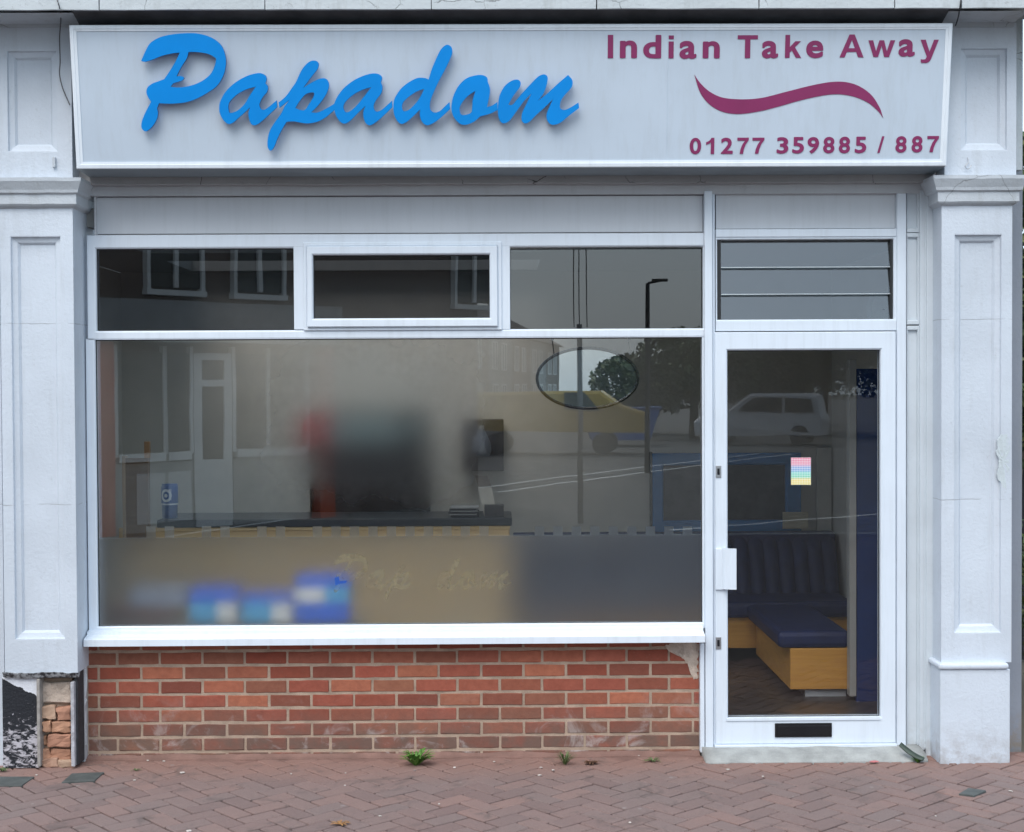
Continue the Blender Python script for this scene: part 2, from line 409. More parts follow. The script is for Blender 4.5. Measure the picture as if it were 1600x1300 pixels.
# packed sand between the pavers, low in the joints, higher against the wall
bm = bmesh.new(); NX, NY = 240, 46
rows = []
from mathutils import noise as mn
for j in range(NY+1):
    y = -.36*j/NY + .0
    row = []
    for i in range(NX+1):
        x = -3.2+6.4*i/NX
        up = max(0, 1-(-y)/.17)**1.5
        up2 = .0040*max(0, 1-(-y)/.3)
        z = -.0085-.018*max(0, (-y-.08)/.2)+up2*(0.55+.9*mn.noise(Vector((x*2.3, y*5, 3)))) + .011*up*(0.7+.8*mn.noise(Vector((x*6, y*9, 1)))) + .0012*mn.noise(Vector((x*40, y*40, 2)))
        row.append(bm.verts.new((x, y, z)))
    rows.append(row)
for a, b in zip(rows, rows[1:]):
    for i in range(NX): bm.faces.new((a[i], b[i], b[i+1], a[i+1]))
o = obj('joint_sand', bm, M_dust, None, True); tag(o, 'reddish sand and dust swept against the foot of the shop wall', 'sand', kind='stuff')
# kerb and road paint
o = box('kerb', -30, 30, KY-.15, KY-.001, -.14, 0.0, M_concrete); tag(o, kind='structure')
def road_line(x0, l0, x1, l1, w=.12):
    a = Vector((x0, -l0, 0)); b = Vector((x1, -l1, 0)); n = (b-a).normalized().cross(Vector((0, 0, 1)))*w/2
    bm = bmesh.new(); bm.faces.new([bm.verts.new(p+Vector((0, 0, -.116))) for p in (a-n, b-n, b+n, a+n)])
    o = obj('road_line', bm, M_linepaint, road); return o
for x0, l0, x1, l1 in ((-6, 12.4, 8, 36), (-6.2, 9.5, -1.5, 18.3), (0, 20.6, 9, 36), (2.5, 13, 14, 20), (3, 11, 15, 15.4)): road_line(x0, l0, x1, l1)

# ================================================================= SHOP BUILDING
bld = thing('shop_building', (0, .3, 0), 'white painted shopfront surround with panelled pilasters and a stone cornice', 'building')
PF = -.18      # front of the pilasters
def ringed(bm, x0, x1, z0, z1, rect, Y, depth, mould=.03, steps=3):
    """front sheet with a recessed, moulded panel"""
    a0, a1, b0, b1 = rect
    def loop(x0, x1, z0, z1, y): return [bm.verts.new(p) for p in ((x0, y, z0), (x1, y, z0), (x1, y, z1), (x0, y, z1))]
    L = [loop(x0, x1, z0, z1, Y), loop(a0, a1, b0, b1, Y)]
    prof = [(.12, .02), (.2, .42), (.75, .62), (1.0, 1.0)]
    for q, dd in prof: L.append(loop(a0+mould*q, a1-mould*q, b0+mould*q, b1-mould*q, Y+depth*dd))
    for a, b in zip(L, L[1:]):
        for k in range(4): bm.faces.new((a[k], a[(k+1) % 4], b[(k+1) % 4], b[k]))
    bm.faces.new(L[-1])
def shaft(bm, l, r, t, b, rect, Y=PF, cy=650, back=.3, depth=.035):
    x0, x1 = PX(l, cy, Y), PX(r, cy, Y); cx = (l+r)/2
    z0, z1 = PZ(b, cx, Y), PZ(t, cx, Y)
    rc = (PX(rect[0], cy, Y), PX(rect[1], cy, Y), PZ(rect[3], cx, Y), PZ(rect[2], cx, Y))
    ringed(bm, x0, x1, z0, z1, rc, Y, depth, .045)
    # returns, top and bottom
    v = {}
    for n_, x in (('a', x0), ('b', x1)):
        for m_, z in (('0', z0), ('1', z1)):
            for k_, y in (('f', Y), ('k', back)): v[n_+m_+k_] = bm.verts.new((x, y, z))
    for q in ('a0f a1f a1k a0k', 'b0f b0k b1k b1f', 'a1f b1f b1k a1k', 'a0f a0k b0k b0f', 'a0k a1k b1k b0k'):
        bm.faces.new([v[s] for s in q.split()])
    bmesh.ops.remove_doubles(bm, verts=bm.verts, dist=1e-5)
    # chipped arrises
    for e in bm.edges: pass
    return x0, x1, z0, z1
def capital(name, x0, x1, zt, zb, parent):
    """stepped moulding: profile swept round front and both sides"""
    prof = [(.060, 1.0), (.060, .88), (.056, .82), (.042, .60), (.039, .50), (.027, .44), (.027, .12), (.02, .06), (.0, -.02)]
    bm = bmesh.new(); rings = []
    for d, q in prof:
        z = zb+(zt-zb)*q
        rings.append([bm.verts.new(p) for p in ((x0-d, .28, z), (x0-d, PF-d, z), (x1+d, PF-d, z), (x1+d, .28, z))])
    for a, b in zip(rings, rings[1:]):
        for k in range(3): bm.faces.new((a[k], b[k], b[k+1], a[k+1]))
    bm.faces.new(rings[0]); bm.faces.new(rings[-1][::-1])
    bmesh.ops.subdivide_edges(bm, edges=list(bm.edges), cuts=5, use_grid_fill=True)
    for v in bm.verts: v.co += Vector([.0022*mn.noise(v.co*14+Vector((k*7, 0, 0))) for k in range(3)])
    return obj(name, bm, M_paint_soil, parent)
pils = []
for side in (0, 1):
    if side == 0: sh = (3, 117, 322, 1052, (18, 99, 368, 1000)); up = (-2, 112, 38, 280, (10, 90, 78, 238)); ref = (PX(3, 650, PF), PX(117, 650, PF))
    else: sh = (1471, 1581, 318, 1035, (1490, 1566, 365, 990)); up = (1476, 1588, 36, 274, (1500, 1575, 74, 236)); ref = None
    bm = bmesh.new(); x0, x1, z0, z1 = shaft(bm, *sh)
    p = obj('pilaster', bm, M_paint, bld)
    bm = bmesh.new(); u0, u1, w0, w1 = shaft(bm, *up, cy=160)
    obj('frieze_block', bm, M_paint, p)
    zt = PZ(sh[2]-42, 60 if side == 0 else 1520, PF); zb = PZ(sh[2]+3, 60 if side == 0 else 1520, PF)
    capital('capital', x0, x1, zt, zb, p)
    pils.append((p, x0, x1, z0, z1))
# paint blisters near the edge of the second pilaster
p, rx0, rx1, rz0, rz1 = pils[1]
# plinth of the right pilaster
bm = bmesh.new()
zp = PZ(1036, 1515, PF-.03)
bx(bm, PX(1469, 1100, PF-.02), PX(1578, 1100, PF-.02), PF-.022, .28, -.01, zp-.035, .004)
bx(bm, PX(1467, 1040, PF-.035), PX(1577, 1040, PF-.035), PF-.036, .27, zp-.034, zp-.002, .013, 3)
obj('plinth', bm, M_paint, p)
# broken base of the left pilaster: black bitumen patch, bare rubble, hanging lip
lp, lx0, lx1, lz0, lz1 = pils[0]
def patch_mat():
    t = NT('flaking_bitumen'); t.b.inputs['Roughness'].default_value = .7
    s = t.sep(); mp = t.a('ShaderNodeMapping'); mp.inputs['Rotation'].default_value = (0, .6, 0); mp.inputs['Scale'].default_value = (1, 1, 2.0); t.L(t.pos(), mp.inputs['Vector']); n = t.noise(24, 6, .7, mp.outputs[0], .6)
    e = t.math('SUBTRACT', n, t.math('MULTIPLY', t.math('MAXIMUM', t.math('SUBTRACT', s[2], .16), 0.0), 1.1))
    f = t.ramp(e, [(.46, 0), (.53, 1)])
    top = t.math('GREATER_THAN', t.math('ADD', s[2], t.math('ADD', t.math('MULTIPLY', s[0], .55), t.math('MULTIPLY', t.noise(16, 3), .05))), .41-.55*2.4)
    c = t.mix(f, (.010, .012, .018), (.48, .46, .50))
    c = t.mix(top, c, (.66, .68, .73))
    t.col(c); t.bump(t.math('ADD', f, t.noise(70, 5)), .8, .006); return t.m
bm = pb(bmesh.new(), 4, 60, 1058, 1200, PF+.022, .25, .002)
obj('bitumen_patch', bm, patch_mat(), lp)
pbox('edge_strip', 57.5, 62.5, 1061, 1198, PF+.0, .25, plain('grey_board_edge', (.30, .28, .26), .8, .25, 30, .4), lp)
# rubble behind the missing render
bm = bmesh.new()
bx(bm, PX(62, 1100, PF+.06), PX(112, 1100, PF+.06), PF+.075, .25, -.02, PZ(1060, 80, PF+.07))
obj('rubble_backing', bm, M_mortar, lp)
rb = [(64, 110, 1066, 1098), (64, 86, 1104, 1124), (88, 110, 1105, 1125), (65, 79, 1127, 1144), (80, 110, 1127, 1145), (64, 74, 1148, 1166), (74, 110, 1147, 1168), (66, 78, 1170, 1188), (79, 110, 1170, 1190), (64, 90, 1186, 1199), (84, 112, 1188, 1200)]
for k, (l, r, t_, b_) in enumerate(rb):
    t = bmesh.new(); yy = PF+.035+random.uniform(-.008, .02)
    pb(t, l, r, t_, b_, yy, .1, .006)
    bmesh.ops.subdivide_edges(t, edges=list(t.edges), cuts=2, use_grid_fill=True)
    for v in t.verts: v.co += Vector([.011*mn.noise(v.co*30+Vector((j*9, k, 0))) for j in range(3)])
    o = obj('brick', t, M_oldbrick if k else M_render, lp)
pbox('side_board', 110.5, 116, 1066, 1198, PF+.0, .2, plain('chipped_grey_board', (.42, .42, .45), .8, .3, 30, .5), lp)
pbox('dark_edge_board', 116.5, 121.5, 1052, 1196, PF+.03, .2, plain('dark_board', (.035, .036, .042), .8, .3, 30, .5), lp)  # plain dark strip along the edge of the broken base
bm = bmesh.new()
a = P(4, 1052, PF-.004); b = P(122, 1052, PF-.004)
poly = [(PF-.012, a.z+.002), (PF+.03, a.z+.002), (PF+.03, a.z-.028), (PF+.006, a.z-.026)]
prism(bm, poly, 0, a.x, b.x)
bmesh.ops.subdivide_edges(bm, edges=list(bm.edges), cuts=14, use_grid_fill=True)
for v in bm.verts: v.co += Vector([.007*mn.noise(v.co*25+Vector((j*9, 0, 0))) for j in range(3)])
def lip_mat():
    t = NT('broken_render_lip'); t.b.inputs['Roughness'].default_value = .8
    t.col(t.mix(t.ramp(t.noise(40, 4, .7), [(.42, 0), (.55, 1)]), (.04, .04, .045), (.36, .38, .40))); t.bump(t.noise(60, 5), .7, .005); return t.m
obj('broken_lip', bm, lip_mat(), lp)

# wall behind: reveals and returns
bm = bmesh.new()
bx(bm, PX(-260, 650, -.02), PX(128, 650, .02), .02, .34, -.1, 4.2)
obj('left_reveal', bm, M_paint, bld)
pbox('reveal_board', 117, 128, 320, 1200, -.035, .1, M_timber, bld, .002)
pbox('reveal_board', 1447.5, 1466, 300, 1200, -.035, .1, M_strip, bld, .002)
bm = bmesh.new(); bx(bm, 2.585, PX(1597, 650, .1), .1, 4.2, -.1, 4.2)
obj('side_wall', bm, paint_mat('grey_side_render', (.26, .28, .32), 1.0, (), 0, .8, .6), bld)
bm = bmesh.new(); bx(bm, PX(-260, 650, -.1), PX(2, 650, -.1), -.10, .018, -.1, 3.2)
obj('neighbour_wall', bm, M_paint, bld)
# upper wall, cornice stones, soffit
ZC = PZ(14, 700, -.46)
bm = bmesh.new(); bx(bm, -4.2, 2.76, -.02, .34, PZ(268, 775, -.02), 5.2)
obj('upper_wall', bm, M_cornice, bld)
cor = thing('_', (0, 0, 0), None, None)
bpy.data.objects.remove(cor)
bm = bmesh.new()
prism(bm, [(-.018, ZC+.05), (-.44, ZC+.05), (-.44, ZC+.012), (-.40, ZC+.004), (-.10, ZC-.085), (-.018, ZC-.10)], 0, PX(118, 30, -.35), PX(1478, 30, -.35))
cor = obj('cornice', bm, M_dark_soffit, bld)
edges = [-330, -100, 155, 414, 674, 932, 1186, 1398, 1502, 1760]
for a, b in zip(edges, edges[1:]):
    x0, x1 = PX(a, 20, -.46)+.0025, PX(b, 20, -.46)-.0025
    t = bmesh.new(); prism(t, [(-.462, ZC), (-.455, ZC+.30), (-.03, ZC+.30), (-.03, ZC+.052), (-.442, ZC+.052), (-.442, ZC)], 0, x0, x1)
    bmesh.ops.subdivide_edges(t, edges=list(t.edges), cuts=6, use_grid_fill=True)
    for v in t.verts: v.co += Vector([.0028*mn.noise(v.co*9+Vector((j*9+a, 0, 0))) for j in range(3)])
    obj('cornice_stone', t, M_cornice, cor)
# soffit blocks over the pilasters
for l, r in ((-30, 118), (1478, 1602)):
    bm = bmesh.new(); x0, x1 = PX(l, 30, -.35), PX(r, 30, -.35)
    prism(bm, [(PF-.012, PZ(43, (l+r)/2, PF)), (PF-.016, PZ(36, (l+r)/2, PF)), (PF-.05, PZ(33, (l+r)/2, PF-.05)), (-.34, PZ(19, (l+r)/2, -.34)), (-.41, ZC-.002), (-.02, ZC-.003), (-.02, PZ(42, 50, PF))], 0, x0, x1)
    obj('soffit_block', bm, M_paint_soil, cor)
# lintel (cracked) and timber head below the sign
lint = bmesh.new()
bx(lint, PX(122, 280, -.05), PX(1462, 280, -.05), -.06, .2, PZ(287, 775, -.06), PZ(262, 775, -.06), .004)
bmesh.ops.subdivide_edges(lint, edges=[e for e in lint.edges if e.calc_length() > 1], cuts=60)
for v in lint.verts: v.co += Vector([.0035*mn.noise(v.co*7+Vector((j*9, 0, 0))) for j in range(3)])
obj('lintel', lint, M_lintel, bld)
pbox('head_board', 128, 1447, 287.5, 304, -.012, .1, M_timber, bld, .002)

# ================================================================= BRICK STALL RISER
bw = thing('brick_wall', (PX(615, 1100, .0), .05, 0), 'low red brick wall under the big shop window', 'wall')
BY = .02
bm = bmesh.new()
bx(bm, PX(133, 1100, BY), PX(1094, 1100, BY), BY+.0035, .22, -.12, PZ(1003, 615, BY))
obj('mortar', bm, M_mortar, bw)
def brick_mesh(seed):
    rr = random.Random(seed); t = bmesh.new()
    bx(t, -.1075, .1075, -.0, .05, -.0316, .0316, .003, 1)
    bmesh.ops.subdivide_edges(t, edges=[e for e in t.edges if e.calc_length() > .1], cuts=3)
    for v in t.verts:
        if v.co.y < .01: v.co += Vector((rr.uniform(-.0015, .0015), rr.uniform(-.0012, .001), rr.uniform(-.0016, .0016)))
    me = bpy.data.meshes.new('brick'); t.to_mesh(me); t.free(); me.materials.append(M_brick); return me
BM = [brick_mesh(s) for s in range(7)]
XL, XR = PX(138, 1100, BY), PX(1092, 1100, BY)
pit = 66.65/298
for r in range(9):
    yc = 1028.0-22.35+22.35*r      # photo row centre at x = 450
    zc = PZ(yc, 450, BY)
    xo = PX(383 if r % 2 else 355+66.65*0, 1100, BY)
    if r % 2 == 0: xo = PX(354, 1100, BY)
    k0 = int((XL-xo)/pit)-2
    for k in range(k0, k0+19):
        a, b = xo+k*pit+.0065, xo+(k+1)*pit-.0065
        a, b = max(a, XL), min(b, XR)
        if b-a < .022: continue
        o = rawobj('brick', random.choice(BM), None, ((a+b)/2, BY+random.uniform(-.0018, .0018), zc+random.uniform(-.0012, .0012)), bw)
        o.scale = ((b-a)/.215, 1, .97 if r < 8 else .95)
        o.rotation_euler = (random.gauss(0, .004), random.gauss(0, .0035), random.gauss(0, .004))
        o.rotation_euler.rotate_axis('Z', 0)
# crumbled render on the top corner next to the door, and the ragged edge by the pilaster
def blob_sheet(bm, outline, Y, th, px_ref=None, sub=0.004):
    """irregular thick skin with a noisy rim"""
    c = Vector((sum(p[0] for p in outline)/len(outline), 0, sum(p[1] for p in outline)/len(outline)))
    n = len(outline); ring = []
    for i in range(n):
        p, q = outline[i], outline[(i+1) % n]
        for s in range(6):
            u = s/6; x, z = p[0]*(1-u)+q[0]*u, p[1]*(1-u)+q[1]*u
            d = .020*mn.noise(Vector((x*38, z*38, 4)))+.014*mn.noise(Vector((x*120, z*120, 9)))
            v = Vector((x, 0, z)); v += (v-c).normalized()*d; ring.append(v)
    back = [bm.verts.new((v.x, Y+.004, v.z)) for v in ring]
    inner = []
    levels = [(1.0, 0), (.985, 1), (.6, 1.1), (.25, 1.15)]
    prev = back
    for s, hgt in levels[1:]:
        cur = [bm.verts.new((c.x+(v.x-c.x)*s, Y-th*hgt-.002*mn.noise(v*60), c.z+(v.z-c.z)*s)) for v in ring]
        for i in range(len(ring)): bm.faces.new((prev[i], prev[(i+1) % len(ring)], cur[(i+1) % len(ring)], cur[i]))
        prev = cur
    bm.faces.new(prev)
def XZ(px, py, Y): p = P(px, py, Y); return (p.x, p.z)
bm = bmesh.new()
blob_sheet(bm, [XZ(*q, BY) for q in ((1038, 1006), (1062, 1003), (1092, 1003), (1093, 1030), (1091, 1058), (1084, 1062), (1078, 1050), (1074, 1034), (1062, 1026), (1046, 1018))], BY, .0032)
obj('render_patch', bm, M_render, bw)
bm = bmesh.new()
blob_sheet(bm, [XZ(*q, BY) for q in ((122, 1010), (136, 1006), (139, 1060), (137, 1110), (138, 1160), (134, 1180), (124, 1192), (120, 1150), (121, 1080))], BY-.03, .008)
obj('render_edge', bm, paint_mat('flaking_edge_paint', (.62, .64, .66), .5, (), .3, .7, .8), bw)
bm = bmesh.new()
blob_sheet(bm, [XZ(*q, PF) for q in ((1560, 682), (1575, 676), (1579, 700), (1578, 730), (1579, 762), (1568, 764), (1557, 744), (1562, 725), (1556, 704))], PF+.003, .0028)
obj('flaking_paint', bm, paint_mat('flaking_paint', (.60, .67, .70), .6, (), 0, .6, 1.0), pils[1][0])
# a mortar haunch at the foot of the bricks
bm = bmesh.new(); N = 120
prev = None
for i in range(N+1):
    x = XL-.03+(XR-XL+.03)*i/N
    hgt = .020+.010*mn.noise(Vector((x*5, 0, 0)))+.006*mn.noise(Vector((x*23, 1, 0))); dp = .03+.014*mn.noise(Vector((x*4, 5, 0)))
    cur = [bm.verts.new(p) for p in ((x, BY+.006, hgt), (x, BY-.004, hgt-.002), (x, BY-.012-dp*.35, hgt*.45), (x, BY-.02-dp, .004), (x, BY-.02-dp, -.03), (x, BY+.006, -.03))]
    if prev:
        for k in range(6): bm.faces.new((prev[k], prev[(k+1) % 6], cur[(k+1) % 6], cur[k]))
    prev = cur
obj('mortar_haunch', bm, M_dust, bw)

# ================================================================= SHOP WINDOW
win = thing('shop_window', (PX(615, 1000), .03, PZ(1003)), 'big white framed shop window with three small panes above and a frosted lower band', 'window')
FY = -.0
def framed(name, l, r, t, b, w, Y0, Y1, m, parent, bev=.004):
    """mitred rectangular frame: outer rect, bar widths (l,r,t,b) in photo pixels"""
    cx, cy = (l+r)/2, min(max((t+b)/2, 300), 1150)
    x0, x1, z0, z1 = PX(l, cy, Y0), PX(r, cy, Y0), PZ(b, cx, Y0), PZ(t, cx, Y0)
    a0, a1, b0, b1 = PX(l+w[0], cy, Y0), PX(r-w[1], cy, Y0), PZ(b-w[3], cx, Y0), PZ(t+w[2], cx, Y0)
    bm = bmesh.new()
    def q(x0, x1, z0, z1, y): return [bm.verts.new(p) for p in ((x0, y, z0), (x1, y, z0), (x1, y, z1), (x0, y, z1))]
    e = bev
    L = [q(x0, x1, z0, z1, Y1), q(x0, x1, z0, z1, Y0+e), q(x0+e, x1-e, z0+e, z1-e, Y0), q(a0-e*2.2, a1+e*2.2, b0-e*2.2, b1+e*2.2, Y0), q(a0-e*.6, a1+e*.6, b0-e*.6, b1+e*.6, Y0+e*1.2), q(a0, a1, b0, b1, Y0+e*3), q(a0, a1, b0, b1, Y1)]
    for i in range(len(L)):
        A, B = L[i], L[(i+1) % len(L)]
        for k in range(4): bm.faces.new((A[k], A[(k+1) % 4], B[(k+1) % 4], B[k]))
    obj(name, bm, m, parent); return a0, a1, b0, b1
def pane(name, rc, Y, m, parent, th=.006, inset=.004, gk=True):
    a0, a1, b0, b1 = rc
    o = box(name, a0-inset, a1+inset, Y, Y+th, b0-inset, b1+inset, m, parent, 0)
    if gk:
        g = .0035; bm = bmesh.new()
        for q in ((a0-.002, a0+g, b0, b1), (a1-g, a1+.002, b0, b1), (a0+g, a1-g, b1-g*1.2, b1+.002), (a0+g, a1-g, b0-.002, b0+g*.6)):
            bx(bm, q[0], q[1], Y-.008, Y-.001, q[2], q[3])
        obj('gasket', bm, M_gasket, parent)
    return o
# blind panel above the windows, sitting back with a dark gap above and at the right end
pbox('blind_panel', 151, 1098, 307, 364, .022, .03, M_panel, win, .0015)
pbox('gap_backing', 150, 1100, 303, 366, .034, .06, M_gasket, win, 0)
framed('panel_frame', 147, 1101.5, 303, 367, (3.2, 1.5, 2.0, 2.0), .004, .05, M_timber, win, .0015)
# head rail, then three transom lights
rc = framed('frame', 136, 1101, 366, 528, (14, 2.5, 21, 13), FY, .06, M_upvc, win)
pbox('mullion', 459, 474.5, 379, 515, FY+.001, .06, M_upvc, win, .003)
pbox('mullion', 783.5, 797, 379, 515, FY+.001, .06, M_upvc, win, .003)
cs_ = framed('casement', 474, 784, 378, 516, (6, 7, 7, 6), FY-.010, .05, M_upvc, win, .003)
r2 = framed('casement_sash', 479.5, 777.5, 384.5, 510.5, (9.5, 12.5, 13.5, 13.5), FY-.026, .045, M_upvc, win, .004)
pane('transom_pane', r2, .012, M_glass_top, win)
pane('transom_pane', (PX(150, 450), PX(459, 450), PZ(515, 300), PZ(388, 300)), .03, M_glass_top, win)
pane('transom_pane', (PX(797, 450), PX(1098.5, 450), PZ(514, 950), PZ(387.5, 950)), .03, M_glass_top, win)
# big light
rb_ = framed('frame', 136, 1101, 527.5, 985, (14.5, 3.5, 1.5, 9), FY+.002, .06, M_upvc, win, .003)
pane('big_pane', rb_, .028, M_glass_big, win)
# sill
bm = bmesh.new(); zs = PZ(985, 615, -.03)
prism(bm, [(-.100, zs-.062), (-.100, zs-.028), (-.090, zs-.022), (-.036, zs-.012), (-.034, zs+.003), (-.005, zs+.008), (.08, zs+.008), (.08, zs-.05), (-.05, zs-.05), (-.05, zs-.062)], 0, PX(134, 1000, -.06), PX(1100, 1000, -.06))
obj('sill', bm, M_upvc, win)
# frosted film with its castellated top edge (one film sheet plus loose squares)
fy = .036
fx0, fx1 = rb_[0]+.001, rb_[1]-.001
zf = PZ(838, 620, fy); zb_ = rb_[2]
box('frosted_film', fx0, fx1, fy, fy+.0008, zb_, zf, M_film, win, 0)
sq = [p_ for p_ in [1074-28.9*k for k in range(31)] if p_ > 215]
for i, c in enumerate(sq):
    if i in (9, 10) or (i > 20 and i % 3 == 0): continue
    l, r = PX(c-7.2, 830, fy), PX(c+7.2, 830, fy)
    box('film_square', l, r, fy, fy+.0008, zf+.0005, PZ(822.5, c, fy), M_film, win, 0)

# ================================================================= DOORWAY
dw = thing('shop_door', (PX(1258, 1160), .03, PZ(1165)), 'white glazed shop door with letterbox and louvred fanlight above', 'door')
# corner post between window and door
bm = bmesh.new(); pb(bm, 1101.5, 1114, 298, 1177, -.022, .07, .004)
obj('corner_post', bm, M_upvc2, dw)
obj('corner_post_foot', pb(bmesh.new(), 1094, 1101, 1006, 1176, -.018, .07, .003), M_upvc2, dw)
# over-door panel + louvre + frames
framed('door_frame', 1114.2, 1416, 297, 1171, (4, 15, 5, 7), -.006, .07, M_upvc2, dw, .003)
pbox('blind_panel', 1118.5, 1401.5, 303, 357, .02, .03, M_panel, dw, .0015)
pbox('panel_shadow_gap', 1117, 1404, 301, 358, .033, .05, M_gasket, dw, 0)
pbox('transom_rail', 1118.4, 1401, 357.5, 370, -.004, .06, M_upvc2, dw, .003)
rl = framed('louvre_frame', 1118.4, 1401, 370, 501, (2.5, 5, 4, 2), .002, .055, M_upvc2, dw, .002)
pbox('transom_rail', 1118.4, 1401, 500.5, 517, -.004, .06, M_upvc2, dw, .003)
# louvre blades (each one sloping out at the foot) in dark side channels
pbox('louvre_channel', 1121, 1126.5, 375, 499, .012, .05, M_gasket, dw, .001)
pbox('louvre_channel', 1391, 1396.5, 375, 499, .012, .05, M_gasket, dw, .001)
lz = [PZ(y, 1258, .03) for y in (375, 417, 459, 500)]
lx0, lx1 = PX(1126, 440, .03), PX(1392, 440, .03)
M_louvre = glass('louvre_glass', .10, (.62, .66, .67), .02)
for k in range(3):
    bm = bmesh.new(); zt, zb2 = lz[k]+.006, lz[k+1]-.004
    prism(bm, [(.040, zt), (.046, zt), (.022, zb2), (.016, zb2)], 0, lx0, lx1)
    o = obj('louvre_blade', bm, M_louvre, dw)
    if k < 2:
        tube(t := bmesh.new(), [(lx0, .0155, zb2+.001), (lx1, .0155, zb2+.001)], .0022, 6)
        obj('blade_edge', t, plain('ground_glass_edge', (.62, .68, .70), .3), dw)
# door leaf
leaf_rc = framed('door_leaf', 1117.5, 1400, 518.5, 1162, (20, 24, 28.5, 41), -.014, .05, M_upvc2, dw, .004)
pane('door_pane', leaf_rc, .02, M_glass, dw)
fr = pbox('leaf_gap', 1114, 1402.5, 515.5, 1164.5, .03, .045, M_gasket, dw, 0)
bpy.data.objects.remove(fr)
pbox('weather_bar', 1135, 1376, 1121, 1126, -.020, -.0145, M_upvc2, dw, .0015)
lb = pbox('letterbox', 1211, 1300, 1130, 1152, -.022, -.0145, M_black, dw, .002)
pbox('letterbox_flap', 1215, 1296, 1134, 1148, -.026, -.0225, M_black, lb, .0012)
# handle: white back plate with curved pull
hd = pbox('door_handle', 1118, 1136, 857, 922, -.026, -.0145, M_upvc2, dw, .004)
bm = bmesh.new(); zc0, zc1 = PZ(921, 1140, -.05), PZ(857, 1140, -.05)
xs0, xs1 = PX(1133, 890, -.05), PX(1150, 890, -.05)
poly = [(xs0-.012, -.026), (xs0, -.040), (xs0+.03, -.058), (xs1, -.062), (xs1+.002, -.056), (xs0+.03, -.050), (xs0+.008, -.026)]
prism(bm, poly, 2, zc0, zc1); obj('pull', bm, M_upvc2, hd)
for py in (737, 1005):
    k = pbox('lock_cylinder', 1118.5, 1127, py-9.5, py+9.5, -.018, -.0145, M_steel, dw, .0015)
    pbox('keyhole', 1120.8, 1124.6, py-5, py+5, -.0195, -.0182, M_black, k, .001)
# side strip panels beside the door
for t_, b_ in ((303, 356), (371, 500), (516, 1166)):
    framed('side_strip', 1417, 1436.5, t_-7, b_+7, (1.5, 3, 7, 7), -.004, .05, M_strip, dw, .002)
    pbox('strip_panel', 1418, 1434, t_, b_, .012, .05, M_strip, dw, .001)
pbox('side_post', 1437, 1448, 297, 1172, -.018, .06, M_strip, dw, .003)
pbox('side_bead', 1444, 1447.5, 300, 1170, -.024, -.0185, M_strip, dw, .002)
# threshold
pbox('threshold', 1117, 1402, 1163.5, 1171.5, -.03, .08, M_upvc2, dw, .003)
# concrete step
bm = bmesh.new(); sx0, sx1 = PX(1100, 1180, -.1), PX(1444, 1180, -.1)
prism(bm, [(.1, -.05), (-.175, -.05), (-.17, .004), (-.12, .030), (-.03, .046), (.1, .05)], 0, sx0, sx1)
bmesh.ops.subdivide_edges(bm, edges=list(bm.edges), cuts=16, use_grid_fill=True)
for v in bm.verts: v.co += Vector([.006*mn.noise(v.co*8+Vector((j*9, 0, 0))) for j in range(3)])
tag(obj('door_step', bm, M_concrete, None, True), 'worn grey concrete step below the shop door', 'step')

# ================================================================= SIGN
ZB, ZT = PZ(262, 775, -.28), PZ(36, 775, -.40)
BP, TP = Vector((0, -.28, ZB)), Vector((0, -.38, ZT))
eV = (TP-BP).normalized(); eU = Vector((1, 0, 0)); eN = eU.cross(eV).normalized()   # faces the street
if eN.y > 0: eN = -eN
def SP(px, py, off=0.0):
    o = BP+eN*off; d = ray(px, py); t = (o-CP).dot(eN)/d.dot(eN); q = CP+d*t-o
    return q.dot(eU), q.dot(eV)
def SW(u, v, off=0.0): return BP+eU*u+eV*v+eN*off
sign = thing('shop_sign', (0, -.2, ZB), 'long pale blue-grey fascia sign with raised blue script name and maroon lettering', 'sign')
u0 = (SP(108, 38)[0]+SP(119, 262)[0])/2; u1 = (SP(1489, 36)[0]+SP(1479, 258)[0])/2
VT = (TP-BP).length
def sbox(name, a0, a1, b0, b1, n0, n1, m, bev=.002, parent=sign, mat2=None):
    bm = bmesh.new(); bx(bm, a0, a1, b0, b1, n0, n1, bev)
    for v in bm.verts: v.co = SW(*v.co)
    return obj(name, bm, m, parent)
# tray: face panels (two sheets with a joint), frame extrusions, underside
uj = SP(1043, 150)[0]
sbox('sign_panel', u0+.02, uj-.0006, .02, VT-.02, -.02, -.006, M_signface, .0006)
sbox('sign_panel', uj+.0006, u1-.02, .02, VT-.02, -.02, -.006, M_signface, .0006)
bm = bmesh.new()
fw, ft, fb = .034, .030, .034
def fq(a, b, c, d, n): return [bm.verts.new(SW(*p, n)) for p in ((a, c), (b, c), (b, d), (a, d))]
L = [fq(u0, u1, 0, VT, -.05), fq(u0, u1, 0, VT, -.004), fq(u0+.004, u1-.004, .004, VT-.004, 0), fq(u0+fw*.55, u1-fw*.55, fb*.6, VT-ft*.6, .001), fq(u0+fw*.6, u1-fw*.6, fb*.65, VT-ft*.65, -.0015), fq(u0+fw, u1-fw, fb, VT-ft, -.0025), fq(u0+fw, u1-fw, fb, VT-ft, -.012)]
for A, B in zip(L, L[1:]):
    for k in range(4): bm.faces.new((A[k], A[(k+1) % 4], B[(k+1) % 4], B[k]))
obj('sign_frame', bm, M_signframe, sign)
bm = bmesh.new()
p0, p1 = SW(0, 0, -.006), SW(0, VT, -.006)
prism(bm, [(p0.y, p0.z-.0005), (p1.y, p1.z-.003), (-.025, p1.z-.02), (-.025, p0.z-.012)], 0, u0+.003, u1-.003)
